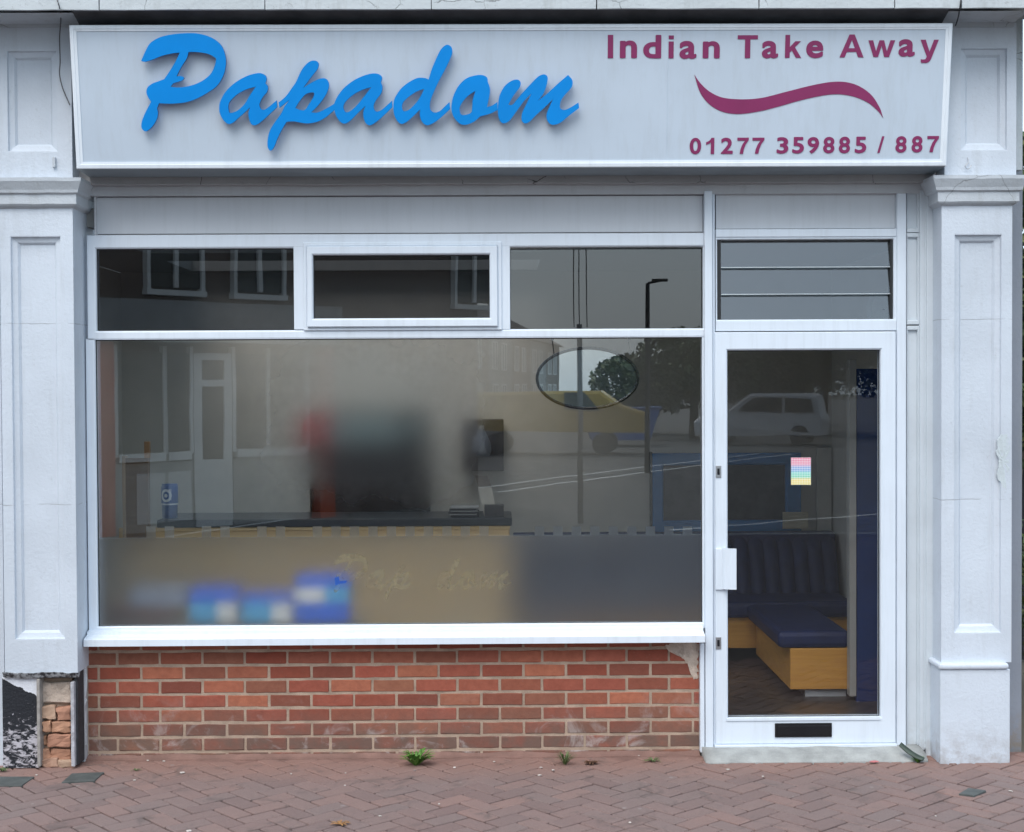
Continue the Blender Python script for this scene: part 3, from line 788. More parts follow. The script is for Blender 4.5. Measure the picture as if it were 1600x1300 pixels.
bm.normal_update(); bmesh.ops.delete(bm, geom=[f for f in bm.faces if abs(f.normal.dot(eN)) > .98 and f.calc_center_median().y < -.2], context='FACES')
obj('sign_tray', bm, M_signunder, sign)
for u in (uj, ): sbox('joint_trim', u-.0018, u+.0018, .036, VT-.032, -.0065, -.0045, M_signface, .0005)

def catmull(pts, n=6):
    """closed outline; points flagged as corners stay sharp"""
    pts = [(p[0], p[1], len(p) > 2) for p in pts]; m = len(pts); out = []
    for i in range(m):
        p0, p1, p2, p3 = pts[i-1], pts[i], pts[(i+1) % m], pts[(i+2) % m]
        a = np.array(p1[:2], float); b = np.array(p2[:2], float)
        ta = np.zeros(2) if False else (b-np.array(p0[:2], float))/2
        tb = (np.array(p3[:2], float)-a)/2
        if p1[2]: ta = (b-a)*.8
        if p2[2]: tb = (b-a)*.8
        la = np.linalg.norm(b-a)
        for T in (ta, tb):
            q = np.linalg.norm(T)
            if q > la*1.1: T *= la*1.1/q
        for k in range(n):
            s = k/n; h = (2*s**3-3*s**2+1, s**3-2*s**2+s, -2*s**3+3*s**2, s**3-s**2)
            out.append(tuple(h[0]*a+h[1]*ta+h[2]*b+h[3]*tb))
    return out
def curve_mesh(loops, extrude, bevel=0):
    cu = bpy.data.curves.new('tmp', 'CURVE'); cu.dimensions = '2D'; cu.fill_mode = 'BOTH'; cu.extrude = extrude; cu.bevel_depth = bevel; cu.bevel_resolution = 1
    for lp_ in loops:
        sp = cu.splines.new('POLY'); sp.points.add(len(lp_)-1); sp.use_cyclic_u = True
        for k, (x, y) in enumerate(lp_): sp.points[k].co = (x, y, 0, 1)
    ob = bpy.data.objects.new('tmp', cu); COL.objects.link(ob)
    bpy.context.view_layer.update()
    me = bpy.data.meshes.new_from_object(ob.evaluated_get(bpy.context.evaluated_depsgraph_get()))
    bpy.data.objects.remove(ob); bpy.data.curves.remove(cu)
    bm = bmesh.new(); bm.from_mesh(me); bpy.data.meshes.remove(me); return bm
C1, C2, C3, C4 = (210, 40, 7.22), (330, 80, 7.22), (500, 60, 7.22), (680, 60, 6.667)
GL = {
 'P': (C1, [[(75,400,1),(110,320),(160,220),(210,172),(300,127),(420,100),(560,86),(700,88),(820,115),(920,165),(990,240),(1028,350),(1030,460),(1000,570),(930,680),(820,760),(700,825),(580,865),(450,880),(340,880),(278,876,1),(255,935,1),(266,985),(250,1060),(200,1140),(140,1190),(105,1185),(80,1150),(82,1090),(110,1010),(150,930),(188,860,1),(150,800),(135,745),(150,695),(200,655),(270,628),(335,605,1),(400,510),(460,410),(512,305,1),(420,315),(300,345),(200,385),(120,410,1)],
   [(610,297,1),(720,300),(840,322),(922,370,1),(910,440),(870,530),(800,600),(700,655),(600,685),(500,697),(408,690,1),(440,650,1),(530,622),(560,592),(530,570),(475,572,1),(530,465),(590,370)]]),
 'a': (C2, [[(90,640),(105,560),(160,460),(250,370),(360,300),(460,260),(550,247),(610,272),(625,315),(612,362,1),(640,400),(630,460),(580,520),(545,600),(560,652,1),(600,660),(660,620),(738,555,1),(745,630,1),(660,710),(570,790),(500,835),(450,820),(425,750),(420,690),(440,632,1),(390,680),(300,760),(240,810),(190,820),(140,780),(100,710)],
   [(505,400,1),(400,430),(290,490),(210,570),(195,620),(205,690),(250,690),(310,660),(380,590),(440,490)]]),
 'p': (C2, [[(760,580,1),(840,510),(900,430),(960,340),(1010,230),(1060,160),(1120,112),(1180,108),(1212,140),(1200,200),(1130,290),(1070,370),(1038,412,1),(1120,360),(1210,315),(1280,306),(1320,340),(1328,400),(1300,480),(1240,570),(1180,640),(1128,690,1),(1200,690),(1290,650),(1388,592,1),(1393,660,1),(1300,740),(1200,795),(1090,815),(1000,805),(930,792),(850,797,1),(800,880),(750,980),(710,1080),(670,1122),(640,1090),(635,1010),(660,900),(705,820),(790,700),(830,620),(888,545,1),(770,640,1)],
   [(950,640,1),(1000,560),(1060,490),(1120,466),(1160,472),(1150,520),(1100,600),(1055,662),(1000,660)]]),
 'a2': (C3, [[(160,740),(200,650),(270,560),(370,480),(480,425),(580,397),(660,402),(700,440),(687,498,1),(705,550),(690,620),(630,700),(605,770),(630,822),(690,810),(813,702,1),(818,775,1),(740,850),(650,930),(570,980),(520,960),(490,890),(490,820),(513,762,1),(430,840),(350,920),(290,960),(240,950),(190,890),(165,820)],
   [(580,550,1),(480,580),(370,640),(285,720),(265,780),(290,830),(340,820),(420,750),(500,650)]]),
 'd': (C3, [[(828,740),(850,660),(920,560),(1010,490),(1100,447),(1180,447),(1225,463,1),(1260,350),(1310,230),(1360,130),(1410,80),(1450,73),(1487,108),(1490,173),(1430,314),(1354,456),(1290,590),(1245,710),(1245,800),(1290,835),(1350,820),(1400,775),(1460,717,1),(1470,794,1),(1400,860),(1300,942),(1210,980),(1150,940),(1125,860),(1130,802,1),(1060,870),(980,940),(920,965),(870,930),(835,850)],
   [(1175,570,1),(1090,600),(1000,660),(940,720),(925,780),(950,820),(1010,800),(1080,730),(1130,660)]]),
 'o': (C4, [[(170,690),(190,600),(240,500),(320,420),(410,387),(490,382),(540,407),(548,452,1),(570,520),(565,600),(540,715,1),(590,700),(648,662,1),(652,745,1),(570,785),(470,812,1),(400,870),(320,900),(260,890),(200,830),(172,760)],
   [(420,545,1),(340,600),(280,670),(255,730),(270,790),(320,795),(375,770),(385,710),(390,640)]]),
 'm': (C4, [[(660,650),(680,570),(730,490),(800,440),(860,430),(890,460),(880,510),(820,590),(762,690,1),(805,690),(880,600),(980,490),(1070,400),(1130,374),(1170,400),(1165,470),(1130,570),(1072,648,1),(1160,580),(1280,470),(1385,380,1),(1430,440),(1420,510),(1350,590),(1310,650),(1300,720),(1340,745),(1400,725),(1493,667,1),(1500,725,1),(1400,800),(1300,880),(1220,900),(1170,860),(1160,790),(1190,710),(1228,632,1),(1150,710),(1050,800),(980,870),(930,885),(900,850),(905,780),(950,680),(1003,572,1),(920,660),(840,770),(770,860),(710,885),(670,850),(652,770)]]),
}
def conv(c, pts): return [((p[0]/c[2]+c[0], p[1]/c[2]+c[1])+((1,) if len(p) > 2 else ())) for p in pts]
script_px = {}
for i, (k, (c, loops)) in enumerate(GL.items()):
    sm = [catmull(conv(c, l)) for l in loops]; script_px[k] = sm
    off = .034
    bm = curve_mesh([[SP(x, y, off) for x, y in l] for l in sm], .008+.0006*(i % 2), .0)
    for f in bm.faces: f.material_index = 0 if abs(f.normal.z) > .5 else 1
    for v in bm.verts: v.co = SW(v.co.x, v.co.y, v.co.z+off-.008)
    o = obj('script_letter', bm, [M_blue, M_blue_side], sign); o['label'] = 'raised blue script letter %s' % k[0]
    # stand-off studs holding it to the face
swc = (1060, 110, 4.706)
swp = [(118,30,1),(160,90),(230,155),(330,200),(480,212),(620,200),(800,155),(980,110),(1120,85),(1230,85),(1330,115),(1420,180),(1480,270),(1508,350,1),(1470,300),(1400,240),(1300,195),(1180,175),(1060,185),(900,220),(740,265),(600,300),(450,320),(330,305),(230,250),(160,160)]
def flat_on_sign(name, bm, label=None, m=M_maroon, n=-.0045):
    for v in bm.verts: v.co = SW(v.co.x, v.co.y, v.co.z+n)
    o = obj(name, bm, m, sign)
    if label: o['label'] = label
    return o
flat_on_sign('swoosh', curve_mesh([[SP(x, y) for x, y in catmull(conv(swc, swp), 8)]], .0008), 'maroon swoosh underline')
def contour(Fv, xs, ys):
    """marching squares on a distance field; closed loops where it is zero"""
    seg = {}
    def pt(e):
        (i, j), (k, l) = e; a, b = Fv[j, i], Fv[l, k]; u = a/(a-b)
        return (xs[i]+(xs[k]-xs[i])*u, ys[j]+(ys[l]-ys[j])*u)
    link = {}
    for j in range(len(ys)-1):
        for i in range(len(xs)-1):
            c = [(i, j), (i+1, j), (i+1, j+1), (i, j+1)]; ins = [Fv[q[1], q[0]] < 0 for q in c]
            if all(ins) or not any(ins): continue
            cr = [tuple(sorted((c[k], c[(k+1) % 4]))) for k in range(4) if ins[k] != ins[(k+1) % 4]]
            for a, b in zip(cr[::2], cr[1::2]): link.setdefault(a, []).append(b); link.setdefault(b, []).append(a)
    loops = []; seen = set()
    for st in link:
        if st in seen: continue
        lp_ = [st]; seen.add(st); cur = st
        while True:
            nx = [q for q in link[cur] if q not in seen]
            if not nx: break
            cur = nx[0]; seen.add(cur); lp_.append(cur)
        if len(lp_) > 5: loops.append([pt(e) for e in lp_])
    return loops
def bold_glyph(ch, w):
    cu = bpy.data.curves.new('tmp', 'FONT'); cu.body = ch; cu.size = 1.0; cu.resolution_u = 5
    ob = bpy.data.objects.new('tmp', cu); COL.objects.link(ob); bpy.context.view_layer.update()
    me = bpy.data.meshes.new_from_object(ob.evaluated_get(bpy.context.evaluated_depsgraph_get()))
    bpy.data.objects.remove(ob); bpy.data.curves.remove(cu)
    bm = bmesh.new(); bm.from_mesh(me); bpy.data.meshes.remove(me)
    E = np.array([[*e.verts[0].co.xy, *e.verts[1].co.xy] for e in bm.edges if len(e.link_faces) == 1])
    T = [[v.co.xy for v in f.verts] for f in bm.faces]; bm.free()
    x0, x1 = E[:, [0, 2]].min()-w-.03, E[:, [0, 2]].max()+w+.03; y0, y1 = E[:, [1, 3]].min()-w-.03, E[:, [1, 3]].max()+w+.03
    n = 84; xs = np.linspace(x0, x1, n); ys = np.linspace(y0, y1, n); X, Y = np.meshgrid(xs, ys)
    Dm = np.full(X.shape, 9.0)
    for a, b, c, d in E:
        L2 = (c-a)**2+(d-b)**2+1e-12; t_ = np.clip(((X-a)*(c-a)+(Y-b)*(d-b))/L2, 0, 1)
        Dm = np.minimum(Dm, np.hypot(X-a-t_*(c-a), Y-b-t_*(d-b)))
    ins = np.zeros(X.shape, int)
    for a, b, c, d in E:
        cond = ((b > Y) != (d > Y)); 
        with np.errstate(divide='ignore', invalid='ignore'): xi = (c-a)*(Y-b)/(d-b)+a
        ins ^= (cond & (X < xi)).astype(int)
    Fv = np.where(ins == 1, -Dm, Dm)-w
    return curve_mesh(contour(Fv+1e-7, xs, ys), 0)
def glyph(ch, bold):
    cu = bpy.data.curves.new('tmp', 'FONT'); cu.body = ch; cu.size = 1.0; cu.offset = bold; cu.extrude = .0; cu.resolution_u = 6
    ob = bpy.data.objects.new('tmp', cu); COL.objects.link(ob); bpy.context.view_layer.update()
    me = bpy.data.meshes.new_from_object(ob.evaluated_get(bpy.context.evaluated_depsgraph_get()))
    bpy.data.objects.remove(ob); bpy.data.curves.remove(cu)
    bm = bmesh.new(); bm.from_mesh(me); bpy.data.meshes.remove(me); return bm
def polyglyph(loops): return curve_mesh(loops, 0)
def put_glyph(ch, l, r, t, b, bold=.032):
    if ch == 'I': bm = polyglyph([[(0, 0), (1, 0), (1, 4), (0, 4)]])
    elif ch == '1': bm = polyglyph([[(.58, 0), (1.0, 0), (1.0, 2.2), (.66, 2.2), (.48, 1.9), (.25, 1.72), (0, 1.62), (0, 1.25), (.3, 1.36), (.58, 1.58)]])
    elif ch == '7': bm = polyglyph([[(0, 2.15), (0, 1.75), (.98, 1.75), (.65, 1.25), (.42, .6), (.33, 0), (.75, 0), (.85, .6), (1.08, 1.25), (1.45, 1.83), (1.45, 2.15)]])
    elif ch == '/': bm = polyglyph([[(0, 0), (.35, 0), (1.0, 2.2), (.65, 2.2)]])
    elif ch == 'T': bm = polyglyph([[(0, 4), (0, 3.3), (1.25, 3.3), (1.25, 0), (2.15, 0), (2.15, 3.3), (3.4, 3.3), (3.4, 4)]])
    elif ch == 'A': bm = polyglyph([[(0, 0), (1.55, 4), (2.4, 4), (4, 0), (3.1, 0), (2.75, .95), (1.2, .95), (.86, 0)], [(1.47, 1.6), (2.5, 1.6), (1.98, 3.05)]])
    elif ch == 'i': bm = polyglyph([[(0, 0), (1, 0), (1, 2.95), (0, 2.95)], [(0, 3.35), (1, 3.35), (1, 4), (0, 4)]])
    elif ch == 'k': bm = polyglyph([[(0, 0), (0, 4), (.8, 4), (.8, 1.9), (1.7, 2.9), (2.65, 2.9), (1.65, 1.85), (2.75, 0), (1.85, 0), (1.15, 1.28), (.8, .93), (.8, 0)]])
    elif ch == 'w': bm = polyglyph([[(.95, 0), (0, 3), (.8, 3), (1.35, 1.02), (1.85, 3), (2.65, 3), (3.15, 1.02), (3.7, 3), (4.5, 3), (3.55, 0), (2.75, 0), (2.25, 1.98), (1.72, 0)]])
    elif ch == 'y': bm = polyglyph([[(0, 3), (.87, 3), (1.6, .85), (2.3, 3), (3.1, 3), (1.95, -.35), (1.75, -.78), (1.5, -1.02), (1.1, -1.18), (.6, -1.18), (.2, -1.12), (.13, -.5), (.5, -.56), (.95, -.5), (1.15, -.1), (1.15, .0)]])
    else: bm = bold_glyph(ch, .027 if ch.isdigit() else .030)
    xs = [v.co.x for v in bm.verts]; ys = [v.co.y for v in bm.verts]
    A = SP(l, b); B = SP(r, t)
    for v in bm.verts:
        v.co = Vector((A[0]+(v.co.x-min(xs))/(max(xs)-min(xs))*(B[0]-A[0]), A[1]+(v.co.y-min(ys))/(max(ys)-min(ys))*(B[1]-A[1]), 0))
    if bm.faces:
        g = bmesh.ops.extrude_face_region(bm, geom=list(bm.faces))
        bmesh.ops.translate(bm, verts=[q for q in g['geom'] if isinstance(q, bmesh.types.BMVert)], vec=(0, 0, .0012))
    o = flat_on_sign('digit' if ch.isdigit() or ch == '/' else 'letter', bm); o['label'] = 'maroon %s %s' % ('digit' if ch.isdigit() else 'slash' if ch == '/' else 'letter', ch)
s5 = 5.714
for ch, l, r, t, b, ox in (('I',112,162,82,290,930),('n',220,375,132,290,930),('d',428,592,82,292,930),('i',655,703,87,292,930),('a',752,907,135,297,930),('n',960,1115,138,292,930),('T',1270,1455,85,290,930),('a',1488,1638,135,292,930),
        ('k',152,303,82,287,1200),('e',340,498,132,290,1200),('A',640,862,78,283,1200),('w',893,1138,130,280,1200),('a',1165,1317,120,277,1200),('y',1357,1527,125,333,1200)):
    put_glyph(ch, ox+l/s5, ox+r/s5, 40+t/s5, 40+b/s5)
s8 = 3.81
for ch, l, r, t, b in (('0',67,137,77,175),('1',165,215,77,174),('2',253,326,76,173),('7',350,420,76,173),('7',440,513,76,172),('3',585,657,73,172),('5',678,750,72,171),('9',768,840,72,171),('8',862,932,71,170),('8',955,1025,70,170),('5',1050,1122,70,169),('/',1185,1228,68,167),('8',1292,1362,67,166),('8',1388,1457,66,165),('7',1480,1553,66,163)):
    put_glyph(ch, 1060+l/s8, 1060+r/s8, 195+t/s8, 195+b/s8)

# the same name as faded vinyl on the frosted film
def vin(x, y): return (522+(x-222)*.405, 866+(y-55)*.40)
for k, keep in (('P', 1), ('a', 1), ('p', 1), ('d', 1), ('o', 1), ('m', 1)):
    loops = [[(lambda q: (q.x, q.z))(P(*vin(x, y), .0355)) for x, y in l] for l in script_px[k]]
    bm = curve_mesh(loops, .0002)
    for v in bm.verts: v.co = Vector((v.co.x, .0353+v.co.z, v.co.y))
    o = obj('vinyl_letter', bm, M_vinyl, win); o['label'] = 'faded script letter %s left on the frosted film' % k[0]

sc_ = bmesh.new(); prism(sc_, [XZ(*q, .0345) for q in ((523, 903), (529, 900), (531, 908), (543, 907), (540, 911), (531, 912), (524, 915))], 1, .0338, .0344)
o = obj('vinyl_scrap', sc_, plain('blue_vinyl_scrap', (.01, .10, .50), .5), win); o['label'] = 'scrap of blue vinyl still stuck to the frosted film'
# ================================================================= THINGS ON THE SHOPFRONT
# sticker on the door glass: rows of coloured dots on white
def sticker_mat():
    t = NT('dotted_sticker'); tc = t.a('ShaderNodeTexCoord'); s = t.sep(tc.outputs['Generated'])
    def tri(v, n):
        f = t.math('FRACT', t.math('MULTIPLY', v, n)); return t.math('ABSOLUTE', t.math('SUBTRACT', f, .5))
    d = t.math('MAXIMUM', tri(s[0], 12), tri(s[2], 15)); f = t.math('LESS_THAN', d, .40)
    c = t.ramp(s[2], [(.0, (.75, .62, .12)), (.2, (.80, .62, .12)), (.28, (.12, .58, .35)), (.45, (.12, .60, .50)), (.52, (.10, .30, .62)), (.66, (.20, .32, .62)), (.75, (.72, .18, .32)), (1, (.75, .15, .26))])
    t.col(t.mix(f, (.85, .86, .85), c)); t.b.inputs['Roughness'].default_value = .4; return t.m
tag(pbox('door_sticker', 1236, 1267, 715, 757.5, .017, .0185, sticker_mat(), None, 0), 'small sticker of pink, blue, green and yellow dots on the door glass', 'sticker')
# oval disc hanging inside the window
ov = thing('hanging_oval_sign', (PX(918, 590, .10), .10, PZ(640, 918, .10)), 'dark rimmed clear oval sign hanging inside the big window', 'sign')
oc = P(918, 591, .10); ra, rbb = 79/298*1.012, 47/298*1.012
bm = bmesh.new(); N = 64; rings = []
for k in range(N):
    a = 2*math.pi*k/N; c = oc+Vector((ra*math.cos(a), 0, rbb*math.sin(a)-.012*math.cos(a)*0)); n = Vector((math.cos(a)/ra, 0, math.sin(a)/rbb)).normalized()
    rings.append([bm.verts.new(c+n*.008*math.cos(q)+Vector((0, .010*math.sin(q), 0))) for q in [2*math.pi*j/8 for j in range(8)]])
for k in range(N):
    A, B = rings[k], rings[(k+1) % N]
    for j in range(8): bm.faces.new((A[j], A[(j+1) % 8], B[(j+1) % 8], B[j]))
o = obj('rim', bm, M_black, ov, True)
bm = bmesh.new(); prism(bm, [(oc.x+(ra-.004)*math.cos(2*math.pi*k/N), oc.z+(rbb-.004)*math.sin(2*math.pi*k/N)) for k in range(N)], 1, .098, .102)
obj('disc', bm, glass('oval_acrylic', .22, (.82, .92, .98), .0), ov)
for px in (866, 985):
    a = P(px, 556, .1); b = P(px-3, 532, .1); obj('hanger', tube(bmesh.new(), [a, b], .003, 6), M_black, ov)
    t = bmesh.new(); lathe(t, [(.009, 0), (.009, .004), (.004, .014)], (b.x, .09, b.z), 10); obj('suction_cup', t, M_black, ov)
# loose wire over the left pilaster
pts = [P(88, -4, -.46), P(93, 12, -.47), P(95, 30, -.30), P(93, 60, -.22), P(94, 95, -.215), P(93, 115, -.21), P(97, 135, -.205), P(103, 150, -.205), P(109, 164, -.22)]
def smooth(pts, n=6):
    out = []
    for i in range(len(pts)-1):
        p0, p1, p2, p3 = pts[max(i-1, 0)], pts[i], pts[i+1], pts[min(i+2, len(pts)-1)]
        for k in range(n):
            s = k/n; out.append(.5*((2*p1)+(p2-p0)*s+(2*p0-5*p1+4*p2-p3)*s*s+(3*p1-p0-3*p2+p3)*s**3))
    return out+[pts[-1]]
tag(obj('loose_wire', tube(bmesh.new(), smooth(pts), .003, 6), plain('dull_grey_cable', (.10, .10, .11), .6), None, True), 'thin loose grey wire hanging over the pilaster beside the sign', 'wire')
tag(obj('loose_wire', tube(bmesh.new(), smooth([P(1502, -5, -.47), P(1500, 12, -.47), P(1497, 28, -.40), P(1493, 40, -.33)]), .0035, 6), plain('black_cable', (.015, .015, .018), .5), None, True), 'short black wire at the top corner of the sign over the cornice joint', 'wire')
tag(obj('wire_hook', tube(bmesh.new(), smooth([P(1512, 246, PF-.005), P(1513, 254, PF-.012), P(1508, 260, PF-.015), P(1513, 264, PF-.015), P(1518, 258, PF-.014)]), .002, 6), M_steel, None, True), 'small bent wire hook on the pilaster right of the sign', 'hook')
tag(obj('cable_clip', bx(bmesh.new(), PX(82, 255, PF-.01), PX(87, 255, PF-.01), PF-.016, PF, PZ(262, 84, PF), PZ(246, 84, PF), .003), M_paint_soil), 'painted-over clip stub on the pilaster left of the sign', 'clip')
# dark ledge bits left above the sign in the soffit shadow
# dark green strip propped at the step's end
a, b = P(1406, 1164, -.14), P(1443, 1188, -.20)
bm = bmesh.new(); d = (b-a).normalized(); n = Vector((0, -.5, .85)).cross(d).normalized()
for s in range(9):
    pass
poly = []
bmv = []
for k in range(13):
    u = k/12; w = .017*(1-.35*abs(u-.35)) if k < 12 else .012
    c = a.lerp(b, u)+Vector((0, -.004, .004-.010*math.sin(math.pi*u)))
    bmv.append([bm.verts.new(c+n*w), bm.verts.new(c-n*w), bm.verts.new(c-n*w+Vector((0, -.002, .004))), bm.verts.new(c+n*w+Vector((0, -.002, .004)))])
for A, B in zip(bmv, bmv[1:]):
    for k in range(4): bm.faces.new((A[k], A[(k+1) % 4], B[(k+1) % 4], B[k]))
bm.faces.new(bmv[0][::-1]); bm.faces.new(bmv[-1])
tag(obj('rubber_strip', bm, plain('dull_green_rubber', (.045, .065, .05), .6, .2, 30), None, True), 'curved dark green rubber strip lying at the end of the door step', 'strip')

# ---------------------------------------------------------------- small things on the pavement
M_leaf = plain('fresh_weed_green', (.085, .20, .030), .6, .3, 40)
M_leaf2 = plain('dull_weed_green', (.085, .13, .04), .6, .35, 40)
M_dead = plain('dead_brown_leaf', (.10, .045, .022), .8, .4, 40)
M_yel = plain('yellow_fallen_leaf', (.34, .17, .06), .7, .3, 40)
def weed(name, px, py, r, n, h, m, label, blade=.012, droop=.7, seed=1, flat=False, cat='weed'):
    rr = random.Random(seed); c = G(px, py, .002); root = c
    bm = bmesh.new()
    for k in range(n):
        a = rr.uniform(0, 2*math.pi); L_ = r*rr.uniform(.5, 1.05); hh = h*rr.uniform(.5, 1.1)
        d = Vector((math.cos(a), math.sin(a)*.8, 0)); s = Vector((-d.y, d.x, 0)); bl = blade*rr.uniform(.6, 1.2)
        prev = None; st = c+d*rr.uniform(0, r*.15)
        for j in range(6):
            u = j/5; p = st+d*L_*u**.8+Vector((0, 0, hh*math.sin(min(1, u*1.15)*math.pi*(.5 if not flat else .8))*(1-.35*droop*u)))
            w = bl*math.sin(math.pi*min(.97, .1+u*.9))**.7*.5*(1+.25*math.sin(j*2.5+k))
            cur = [bm.verts.new(p+s*w), bm.verts.new(p-Vector((0, 0, w*.3))), bm.verts.new(p-s*w)]
            if prev:
                for q in range(2): bm.faces.new((prev[q], prev[q+1], cur[q+1], cur[q]))
            prev = cur
    return tag(obj(name, bm, m), label, cat)
weed('weed', 650, 1195, .095, 60, .085, M_leaf, 'bright green leafy weed growing at the foot of the brick wall', .017, .7, 3)
weed('grass_tuft', 883, 1194, .06, 70, .07, M_leaf2, 'grass tuft sprouting below the white salt stains on the brick wall', .0045, .6, 5, cat='grass')
weed('dead_leaf_clump', 925, 1194, .05, 18, .018, M_dead, 'clump of dark dead leaves beside the grass tuft', .018, .2, 8, True, 'leaves')
weed('weed', 1020, 1190, .055, 20, .02, M_leaf2, 'sparse flattened weed at the wall near the corner post', .008, .3, 9, True)
weed('weed', 1434, 1191, .035, 22, .03, M_leaf, 'small green weed below the dark green rubber strip', .014, .5, 12)
weed('fallen_leaf_clump', 532, 1288, .055, 14, .012, M_yel, 'scrap of yellow-brown fallen leaves on the pavers at the bottom', .012, .2, 14, True, 'leaves')
weed('moss_tuft', 4, 1205, .03, 20, .018, M_leaf2, 'bit of moss at the foot of the crumbling pilaster base', .01, .3, 15, True, 'moss')
weed('moss_tuft', 212, 1204, .03, 12, .01, M_leaf2, 'moss in a paver joint right of the square cover', .008, .3, 16, True, 'moss')
def slab_px(name, q, th, m, label, cat, z=.004, parent=None):
    bm = bmesh.new(); prism(bm, [tuple(G(x, y, 0).xy) for x, y in q], 2, z-th, z)
    bmesh.ops.bevel(bm, geom=list(bm.edges), offset=.002, segments=1, affect='EDGES')
    return tag(obj(name, bm, m, parent), label, cat)
slab_px('drain_cover', [(-30, 1229), (34, 1229), (54, 1215), (-10, 1215)], .02, M_cover, 'dark grey cover set in the pavers at the left edge', 'cover', .006)
slab_px('drain_cover', [(96, 1224), (148, 1221), (163, 1208), (112, 1210)], .02, M_cover, 'smaller dark grey cover by the crumbling pilaster base', 'cover', .006)
slab_px('broken_tile', [(1498, 1243), (1522, 1246), (1541, 1238), (1513, 1234)], .012, M_cover, 'broken grey bit of tile on the pavers before the right pilaster', 'tile', .010)
slab_px('chalk_mark', [(1358, 1193.5), (1366, 1194.5), (1374, 1193), (1368, 1191.5), (1361, 1192)], .002, plain('pink_marker_paint', (.50, .16, .16), .8), 'pink paint mark on the ground before the door step', 'mark', .0115)
# pale stone chips and litter bits
rr = random.Random(4)
chips = [(285, 1207, 9), (256, 1189, 5), (231, 1188, 4), (210, 1219, 5), (845, 1199, 5), (864, 1203, 5), (843, 1211, 6), (594, 1275, 5), (455, 1209, 3.5), (1579, 1236, 6), (295, 1298, 8), (984, 1285, 4), (1192, 1213, 4), (686, 1256, 3), (540, 1208, 3), (1137, 1202, 7), (772, 1190, 4), (998, 1181, 4), (1462, 1275, 3), (57, 1211, 4), (539, 1227, 3), (710, 1199, 5)]
M_chip = plain('pale_stone_chip', (.52, .47, .43), .8, .2, 60)
for k, (px, py, w) in enumerate(chips):
    c = G(px, py, .004); t = bmesh.new(); bmesh.ops.create_icosphere(t, subdivisions=1, radius=1)
    s = w/298*.55
    for v in t.verts: v.co = c+Vector((v.co.x*s, v.co.y*s*rr.uniform(.7, 1.1), v.co.z*.0035))+Vector([rr.uniform(-.12, .12)*s for _ in range(2)]+[0])
    tag(obj('stone_chip', t, M_chip), 'pale stone chip scattered on the block paving', 'stone chip', 'pale chips scattered on the block paving')

# ================================================================= INSIDE THE SHOP
M_wall_in = plain('interior_cream_wall', (.60, .57, .51), .8, .08, 3)
M_floor_in = plain('dark_vinyl_floor', (.05, .045, .042), .35, .3, 5)
RX0, RX1, RY0, RY1, RZ0, RZ1 = -2.75, 2.48, .07, 3.05, .055, 2.80
def struct(name, *a, **k): o = box(name, *a, **k); tag(o, kind='structure'); return o
struct('shop_floor', RX0, RX1, RY0, 6.0, RZ0-.05, RZ0, M_floor_in)
bm = bmesh.new()
for q in ((RX0, RX1, RY0, .20), (RX0, RX1, 1.55, 2.1), (RX0, -2.2, .201, 1.549), (.3, RX1, .201, 1.549), (RX0, RX1, 2.9, 6.0), (RX0, -2.2, 2.101, 2.899), (.3, RX1, 2.101, 2.899)): bx(bm, *q, RZ1, RZ1+.1)  # two invented roof openings, out of view, added to let daylight in
tag(obj('shop_ceiling', bm, plain('ceiling_white', (.32, .32, .31), .9, .05)), kind='structure')
struct('shop_wall_left', RX0-.1, RX0, RY0, 6.0, RZ0, RZ1, M_wall_in)
# back wall with the hatch to the kitchen
YB = RY1
hx0, hx1, hz1 = PX(484, 700, YB), PX(672, 700, YB), PZ(640, 580, YB)
bm = bmesh.new()
bx(bm, RX0, hx0, YB, YB+.12, RZ0, RZ1); bx(bm, hx1, RX1, YB, YB+.12, RZ0, RZ1); bx(bm, hx0, hx1, YB, YB+.12, hz1, RZ1)
o = obj('shop_wall_back', bm, M_wall_in); tag(o, kind='structure')
struct('kitchen_wall', RX0, RX1, 5.9, 6.0, RZ0, RZ1, plain('kitchen_dark_tile', (.012, .02, .03), .5, .2))
struct('shop_wall_right', RX1, RX1+.1, RY0, 6.0, RZ0, RZ1, M_wall_in)
struct('dado_rail', .12, RX1, 3.02, 3.048, PZ(843, 1150, 3.02), PZ(832, 1150, 3.02), plain('dado_paint', (.62, .62, .58), .5), bev=.004)
# navy partition with its pale edge beside the door
pt = thing('partition', (PX(1355, 1000, 1.0), 1.0, RZ0), 'tall navy partition with a pale metal edge seen through the door', 'partition')
pbox('partition_panel', 1338.5, 1400, 576, 1125, 1.0, 1.06, plain('navy_panel', (.004, .032, .16), .5, .15, 3), pt, .003)
pbox('metal_edge', 1327.5, 1338, 562, 1088, .985, 1.05, plain('pale_edge_trim', (.42, .42, .40), .4, .08), pt, .002)
